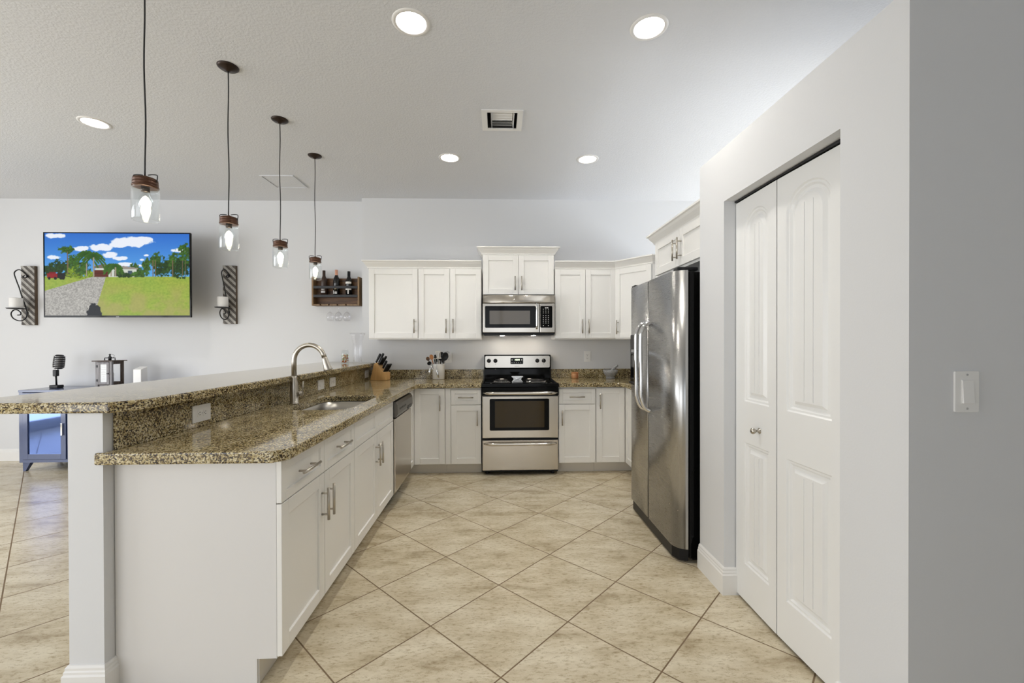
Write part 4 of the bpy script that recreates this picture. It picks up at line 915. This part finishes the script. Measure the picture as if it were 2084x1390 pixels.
A = [m.bm.verts.new(q) for q in ((-w2, -d2, 0), (w2, -d2, 0), (w2, d2, 0), (-w2, d2, 0))]; B = [m.bm.verts.new(q) for q in ((-w2, -d2, .198), (w2, -d2, .198), (w2, d2, .226), (-w2, d2, .226))]
for i in range(4): m.bm.faces.new((A[i], A[(i + 1) % 4], B[(i + 1) % 4], B[i]))
m.bm.faces.new(A[::-1]); m.bm.faces.new(B); m.build('body', WHITEP, c, bev=.006, local=True)

# ------------------------------------------------------------------ wine rack, bottles, glasses
c = thing('wine_rack', 'dark rustic wooden wine rack hung on the back wall', 'wine rack', (-1.83, 4.94, 1.74))
wx0, wx1, wy0, wz0, wz1 = -2.095, -1.565, 4.885, 1.742, 2.062
MB().box((wx0 + .018, YB - .018, wz0), (wx1 - .018, YB - .002, wz1)).build('back_board', RUSTIC, c)
for x in (wx0, wx1 - .018): MB().box((x, wy0, wz0), (x + .018, YB - .002, wz1 + .006)).build('side_board', RUSTICL, c, bev=.001)
MB().box((wx0 + .018, wy0 + .01, 1.842), (wx1 - .018, YB - .018, 1.856)).build('shelf', RUSTIC, c)
for z in (1.836, 1.936):
    o = MB().box((wx0 + .0185, wy0 - .002, z), (wx1 - .0185, wy0 + .008, z + .028)).build('front_rail', BLACKM, c)
m = MB(); xs = [-2.0, -1.905, -1.81, -1.715]; xe = [wx0 + .018] + xs + [wx1 - .018]
for i in range(5): m.box((xe[i] + (.009 if i else 0), wy0 + .004, wz0 + .002), (xe[i + 1] - (.009 if i < 4 else 0), YB - .05, wz0 + .016))
m.box((wx0 + .018, YB - .05, wz0 + .002), (wx1 - .018, YB - .018, wz0 + .016)); m.build('slotted_board', RUSTICL, c)
def bottle(x, label, body, neck, tall=1.0, lab=()):
    c = thing('wine_bottle', label, 'bottle', (x, 4.932, 1.8565), 'bottles in the wine rack'); r = .036
    hh = .285 * tall
    MB().lathe([(0, 0), (r, 0), (r, .155 * tall), (r * .93, .185 * tall), (r * .55, .215 * tall), (.0145, .235 * tall), (.014, hh), (0, hh)], seg=24).build('body', body, c, local=True)
    MB().lathe([(.0165, hh - .065), (.0165, hh + .002), (0, hh + .003), (0, hh - .0)], seg=20).build('neck_foil', neck, c, local=True)
    for z0, z1, a0, a1, m_ in lab:
        m = MB(); rr_ = r + .0006; P = [[m.bm.verts.new((rr_ * math.sin(a), -rr_ * math.cos(a), z)) for z in (z0, z1)] for a in [a0 + (a1 - a0) * k / 10 for k in range(11)]]
        for A, B in zip(P, P[1:]): m.sm(m.bm.faces.new((A[0], B[0], B[1], A[1])))
        m.build('label', m_, c, local=True)
bottle(-1.975, 'dark brown bottle, nearest the pendant in the wine rack', LBLD, LBLD, 1.0, [(.03, .055, -.7, .7, GREYS), (.065, .075, -.5, .5, GREYS)])
bottle(-1.835, 'champagne bottle with rose gold neck foil, middle of the wine rack', BOTG, ROSE, 1.03, [(.075, .100, -.3, .3, GOLD), (.02, .06, -.9, -.6, LABELW), (.02, .045, -.3, .5, GREYS)])
bottle(-1.695, 'dark wine bottle with white labels, nearest the kitchen in the wine rack', BOTG, BLACK, .97, [(.135, .158, -1.1, 1.1, LABELW), (.065, .105, -1.1, 1.1, LABELW), (.02, .07, -.1, .25, LABELW)])
gp = None
for i, x in enumerate((-1.905, -1.81, -1.715)):
    lab = ('stemless view of a wine glass', '')[0]
    labs = ['clear wine glass hanging upside down, leftmost under the wine rack', 'clear wine glass hanging upside down, middle one under the wine rack', 'clear wine glass hanging upside down, rightmost under the wine rack'][i]
    if gp is None:
        gp = tag(MB().lathe([(0, .0), (.032, .001), (.032, .003), (.006, .004), (.0038, .0), (.0038, -.075), (.010, -.084), (.030, -.100), (.041, -.125), (.040, -.155), (.033, -.190), (.0318, -.190), (.0388, -.155), (.0395, -.125), (.029, -.102), (.008, -.086), (0, -.085)], seg=28).build('wine_glass', CRYSTAL, recalc=True), labs, 'wine glass', 'wine glasses under the rack'); q = gp
    else: q = gp.copy(); C.objects.link(q); q['label'] = labs
    q.location = (x, 4.925, wz0 + .0165)

# ------------------------------------------------------------------ small things on the bar and counters
BT = 1.1015
c = thing('glass_jar', 'small clear glass jar of colourful snacks on the far bar end', 'jar', (-1.632, 4.62, BT))
MB().lathe([(0, 0), (.036, 0), (.039, .004), (.039, .118), (.034, .130), (.034, .140), (.0325, .140), (.0325, .129), (.0372, .117), (.0372, .004), (0, .003)], seg=28).build('glass_body', GLASS, c, local=True)
MB().lathe([(.035, .132), (.038, .133), (.038, .148), (0, .150), (0, .146), (.035, .145)], seg=28).build('lid', CRYSTAL, c, local=True)
cols = [(.55, .10, .03), (.80, .75, .60), (.15, .30, .06), (.75, .35, .05), (.35, .08, .04), (.65, .62, .30)]; CM = [mat('candy_%d' % i, q, .4) for i, q in enumerate(cols)]
me = bpy.data.meshes.new('snack_fill'); bm = bmesh.new()
for k in range(110):
    a = random.random() * 2 * PI; r_ = .0315 * math.sqrt(random.random()); z = .010 + .085 * random.random()
    n0 = len(bm.faces); bmesh.ops.create_icosphere(bm, subdivisions=1, radius=.0062, matrix=Matrix.Translation((r_ * math.cos(a), r_ * math.sin(a), z)) @ Matrix.Scale(random.uniform(.6, 1.1), 4, (0, 0, 1)))
    bm.faces.ensure_lookup_table(); mi = random.randrange(6) if z > .03 else random.choice((0, 3))
    for fc in bm.faces[n0:]: fc.material_index = mi; fc.smooth = True
bm.to_mesh(me); bm.free(); [me.materials.append(q) for q in CM]; o = bpy.data.objects.new('snack_fill', me); C.objects.link(o); o.parent = c; o['kind'] = 'stuff'; o['label'] = 'mixed colourful snacks'
fl_ = lambda z, t: .06 * math.cos(8 * t) * max(0, (z - .22) / .10) + .03 * math.cos(16 * t) * (1 if z < .2 else .2)
tag(MB().lathe([(0, 0), (.040, 0), (.046, .005), (.044, .02), (.043, .10), (.046, .18), (.055, .24), (.070, .29), (.084, .325), (.080, .325), (.066, .290), (.051, .24), (.042, .18), (.039, .10), (.040, .02), (0, .012)], (-1.500, 4.62, BT), seg=64, flute=fl_).build('crystal_vase', CRYSTAL), 'tall clear crystal vase with scalloped flared rim on the bar', 'vase')
# knife block
kb = Vector((-1.265, 4.665, CZ1 + .001)); th = -.30
c = thing('knife_block', 'slanted wooden knife block in the counter corner', 'knife block', kb, rz=th)
m = MB(); prof = [(-.10, 0), (.075, 0), (.075, .080), (-.015, .130 + .065), (-.10, .095 + .0)]
prof = [(-.105, 0), (.085, 0), (.085, .085), (.030, .098), (-.020, .190), (-.055, .178)]
A = [m.bm.verts.new((x, -.048, z)) for x, z in prof]; B = [m.bm.verts.new((x, .048, z)) for x, z in prof]
for k in range(6): m.bm.faces.new((A[k], A[(k + 1) % 6], B[(k + 1) % 6], B[k]))
m.bm.faces.new(A[::-1]); m.bm.faces.new(B); m.build('block', BAMBOO, c, bev=.003, local=True)
Mk = Matrix.Translation(kb) @ Matrix.Rotation(th, 4, 'Z')
def knife(p_, d_, ln, w_, t_, label, group):
    p_ = Vector(p_); d_ = Vector(d_).normalized(); s_ = Vector((0, 1, 0)); n_ = d_.cross(s_).normalized()
    c = thing('kitchen_knife', label, 'knife', Mk @ p_, group, rz=th)
    m = MB(); rings = []
    for q, ww in ((.004, .9), (.02, .8), (ln * .5, 1.0), (ln * .85, 1.15), (ln, .9)):
        cc = d_ * q; rings.append([m.bm.verts.new(cc + n_ * (w_ * ww * math.cos(a)) + s_ * (t_ * math.sin(a))) for a in [2 * PI * i / 10 for i in range(10)]])
    for A, B in zip(rings, rings[1:]):
        for k in range(10): m.sm(m.bm.faces.new((A[k], A[(k + 1) % 10], B[(k + 1) % 10], B[k])))
    m.bm.faces.new(rings[0][::-1]); m.bm.faces.new(rings[-1]); m.build('handle', BLACK, c, local=True)
    m = MB(); q = [(-.004, .8), (.004, .8), ]
    vs = [m.bm.verts.new(d_ * a + n_ * b_ * w_ + s_ * e_) for e_ in (-.0008, .0008) for a, b_ in ((.005, .9), (.005, -.9), (-.02, -.9), (-.02, .9))]
    for ff in ((0, 1, 2, 3), (7, 6, 5, 4), (0, 4, 5, 1), (1, 5, 6, 2), (2, 6, 7, 3), (3, 7, 4, 0)): m.bm.faces.new([vs[i] for i in ff])
    o = m.build('blade', CHROME, c, local=True)
du = (.50, 0, .87)
for k, (x, y, z, ln, lab) in enumerate(((-.045, -.028, .184, .115, 'large black handled knife in the block, tallest on the side by the bar'), (-.045, .028, .184, .118, 'large black handled knife in the block, tallest on the wall side'), (-.005, -.028, .166, .095, 'black handled knife in the block, below the tall one by the bar'), (-.005, .000, .166, .085, 'short black handled knife in the middle of the block'), (-.005, .030, .166, .105, 'black handled knife in the block, below the tall one by the wall'), (.016, .012, .126, .095, 'black handled knife low on the slanted face of the block'))):
    knife((x, y, z), du, ln, .0125, .0100, lab, 'large knives in the block')
for k in range(6): knife((.058, -.037 + k * .0148, .0925), (.50, 0, .87), .095, .0085, .0060, 'black handled steak knife in the low front row of the block', 'steak knives in the block')

# crock with utensils
kx, ky, kz = -.655, 4.735, CZ1 + .001
tag(MB().lathe([(0, 0), (.060, 0), (.066, .004), (.070, .160), (.072, .168), (.068, .170), (.065, .160), (.062, .010), (0, .008)], (kx, ky, kz), 36).build('utensil_crock', WHITEC), 'white ceramic crock full of cooking utensils left of the stove', 'crock')
def rod(a, b_, r=.0045, seg=8): return MB().tube([a, b_], r, seg)
def uten(name, label, cat, base, tip, head, mh, mhandle):
    b_ = Vector((kx, ky, kz)) + Vector(base); t_ = Vector((kx, ky, kz)) + Vector(tip)
    c = thing(name, label, cat, b_, 'utensils standing in the crock'); d_ = (t_ - b_); L2 = d_.length; d_.normalize()
    rod(b_, t_, .0048).build('handle', mhandle, c)
    side = Vector((d_.z, 0, -d_.x)).normalized(); nrm = d_.cross(side).normalized(); m = MB()
    kind, w_, l_ = head
    if kind == 'spoon' or kind == 'ladle':
        n = 16; rings = []; dep = .22 * w_ if kind == 'spoon' else .75 * w_
        for ri, rr_ in enumerate((1, .75, .45)):
            rings.append([m.bm.verts.new(t_ + d_ * (l_ / 2 + l_ / 2 * rr_ * math.cos(a)) + side * (w_ * rr_ * math.sin(a)) - nrm * (-dep * (1 - rr_ * rr_))) for a in [2 * PI * i / n for i in range(n)]])
        ctr = m.bm.verts.new(t_ + d_ * l_ / 2 + nrm * dep)
        for A, B in zip(rings, rings[1:]):
            for k in range(n): m.sm(m.bm.faces.new((A[k], A[(k + 1) % n], B[(k + 1) % n], B[k])))
        for k in range(n): m.sm(m.bm.faces.new((rings[-1][k], rings[-1][(k + 1) % n], ctr)))
        o = m.build('bowl', mh, c, recalc=False); md = o.modifiers.new('solid', 'SOLIDIFY'); md.thickness = .003
    elif kind == 'turner':
        slots = 4; ww = w_ / (2 * slots + 1) * 2
        fr_ = lambda u, n_, z: t_ + side * u + nrm * n_ + d_ * z
        m.box((-w_, -.0012, 0), (w_, .0012, l_ * .15), fr_); m.box((-w_, -.0012, l_ * .85), (w_, .0012, l_), fr_)
        for k in range(slots + 1): u = -w_ + k * 2 * ww * .9; m.box((u, -.0012, l_ * .15), (min(u + ww * .9, w_), .0012, l_ * .85), fr_)
        m.build('slotted_blade', mh, c)
    elif kind == 'blade':
        fr_ = lambda u, n_, z: t_ + side * u + nrm * n_ + d_ * z; m.box((-w_, -.003, 0), (w_, .003, l_), fr_, bev=.002); m.build('blade', mh, c)
    elif kind == 'whisk':
        for q in range(5):
            a0 = PI * q / 5; sd = side * math.cos(a0) + nrm * math.sin(a0)
            pts = [t_ + d_ * (l_ * (1 - math.cos(a)) / 2) * 1.0 + sd * (w_ * math.sin(a)) for a in [PI * k / 16 for k in range(17)]]
            pts = [t_ + d_ * l_ * math.sin(a / 2) + sd * w_ * math.sin(a) for a in [PI * k / 16 for k in range(17)]] + [t_ + d_ * l_ * math.cos(a / 2) - sd * w_ * math.sin(a) for a in [PI * k / 16 for k in range(1, 17)]]
            m.tube(pts, .0011, 5)
        m.build('wire_loop', mh, c)
    elif kind == 'round':
        m.lathe([(0, -w_), (w_ * .7, -w_ * .7), (w_, 0), (w_ * .7, w_ * .7), (0, w_)], t_, 14); m.build('head', mh, c)
    return c
uten('wooden_spoon', 'reddish wooden spoon in the crock', 'spoon', (-.02, 0, .02), (-.066, -.02, .215), ('spoon', .022, .060), SPOONW, SPOONW)
uten('wooden_spoon', 'dark wooden spoon leaning lowest toward the bar side of the crock', 'spoon', (-.03, .01, .02), (-.105, -.015, .205), ('spoon', .020, .045), RUSTIC, RUSTIC)
uten('ladle', 'black ladle leaning left out of the crock', 'ladle', (-.01, -.03, .03), (-.080, -.062, .160), ('ladle', .024, .042), BLACK, CHROME)
uten('slotted_turner', 'metal slotted turner standing tall in the crock', 'spatula', (.01, 0, .02), (.002, -.012, .225), ('turner', .030, .085), NICKEL, NICKEL)
uten('spatula', 'black spatula beside the slotted turner in the crock', 'spatula', (.0, .0, .02), (.030, -.004, .240), ('spoon', .026, .062), BLACK, BLACK)
uten('serving_spoon', 'large black serving spoon leaning toward the stove in the crock', 'spoon', (.0, -.01, .02), (.062, -.035, .205), ('spoon', .036, .098), BLACK, BLACK)
uten('wire_whisk', 'balloon whisk leaning toward the stove in the crock', 'whisk', (.01, .02, .02), (.066, .02, .200), ('whisk', .033, .110), CHROME, CHROME)
uten('pasta_fork', 'black handled fork standing upright in the middle of the crock', 'fork', (-.01, 0, .02), (-.030, -.02, .235), ('blade', .011, .035), BLACK, CHROME)
uten('peeler', 'black peeler with shiny end between spoon and turner in the crock', 'peeler', (-.01, -.02, .03), (-.040, -.03, .225), ('round', .009, .01), CHROME, BLACK)
uten('tongs', 'black handled tongs near the whisk in the crock', 'tongs', (.02, -.02, .02), (.050, -.045, .185), ('blade', .014, .055), BLACK, CHROME)
uten('slotted_spoon', 'black cooking spoon tilted slightly toward the stove, behind the large one', 'spoon', (.005, .03, .02), (.020, .030, .200), ('spoon', .024, .055), BLACK, BLACK)
uten('spatula', 'narrow black scraper between wooden spoon and slotted turner', 'spatula', (-.005, .02, .02), (-.028, .015, .190), ('blade', .016, .060), BLACK, BLACK)
def hang(name, label, cat, pts, rs, m_):
    o = MB().tube(smooth([Vector((kx, ky, kz)) + Vector(q) for q in pts], 5), None or [rs(k / (5 * (len(pts) - 1))) for k in range(5 * (len(pts) - 1) + 1)], 10).build(name, m_); return tag(o, label, cat, 'spoons hooked over the crock rim')
hang('serving_spoon', 'silver spoon hanging outside the crock on its bar side', 'spoon', [(-.058, -.030, .185), (-.074, -.036, .170), (-.080, -.042, .13), (-.092, -.046, .08), (-.102, -.048, .035)], lambda t: .0035 + (.0105 * math.sin(min(1, max(0, (t - .45) / .55)) * PI) if t > .45 else 0), CHROME)
hang('serving_fork', 'silver serving piece hanging down the front of the crock', 'fork', [(-.018, -.055, .185), (-.017, -.078, .172), (-.012, -.080, .12), (.000, -.079, .065), (.012, -.078, .020)], lambda t: .0032 + (.0085 * math.sin(min(1, max(0, (t - .55) / .45)) * PI) if t > .55 else 0), CHROME)

# mortar, shaker
c = thing('mortar', 'grey speckled stone mortar on the counter beside the fridge', 'mortar', (1.250, 4.700, CZ1 + .001))
MB().lathe([(0, 0), (.050, 0), (.052, .008), (.044, .018), (.052, .030), (.075, .060), (.080, .098), (.072, .100), (.062, .060), (.035, .035), (0, .030)], seg=32).build('bowl', STONE, c, local=True)
tag(MB().tube([(1.25, 4.70, .965), (1.275, 4.69, 1.020), (1.318, 4.675, 1.060), (1.328, 4.671, 1.068)], [.018, .016, .013, .008], 14).build('pestle', STONE), 'grey stone pestle resting in the mortar', 'pestle')
c = thing('wooden_salt_cellar', 'small round wooden pot on the counter right of the stove', 'salt cellar', (.862, 4.745, CZ1 + .001))
MB().lathe([(0, 0), (.038, 0), (.040, .004), (.040, .056), (.038, .058), (0, .058)], seg=28).build('body', wood('striped_wood', (.30, .09, .03), (.62, .36, .16), (1, 1, .01), 60), c, local=True)
MB().lathe([(0, .0585), (.040, .0585), (.040, .066), (.036, .070), (0, .070)], seg=28).build('lid', SPOONW, c, local=True)
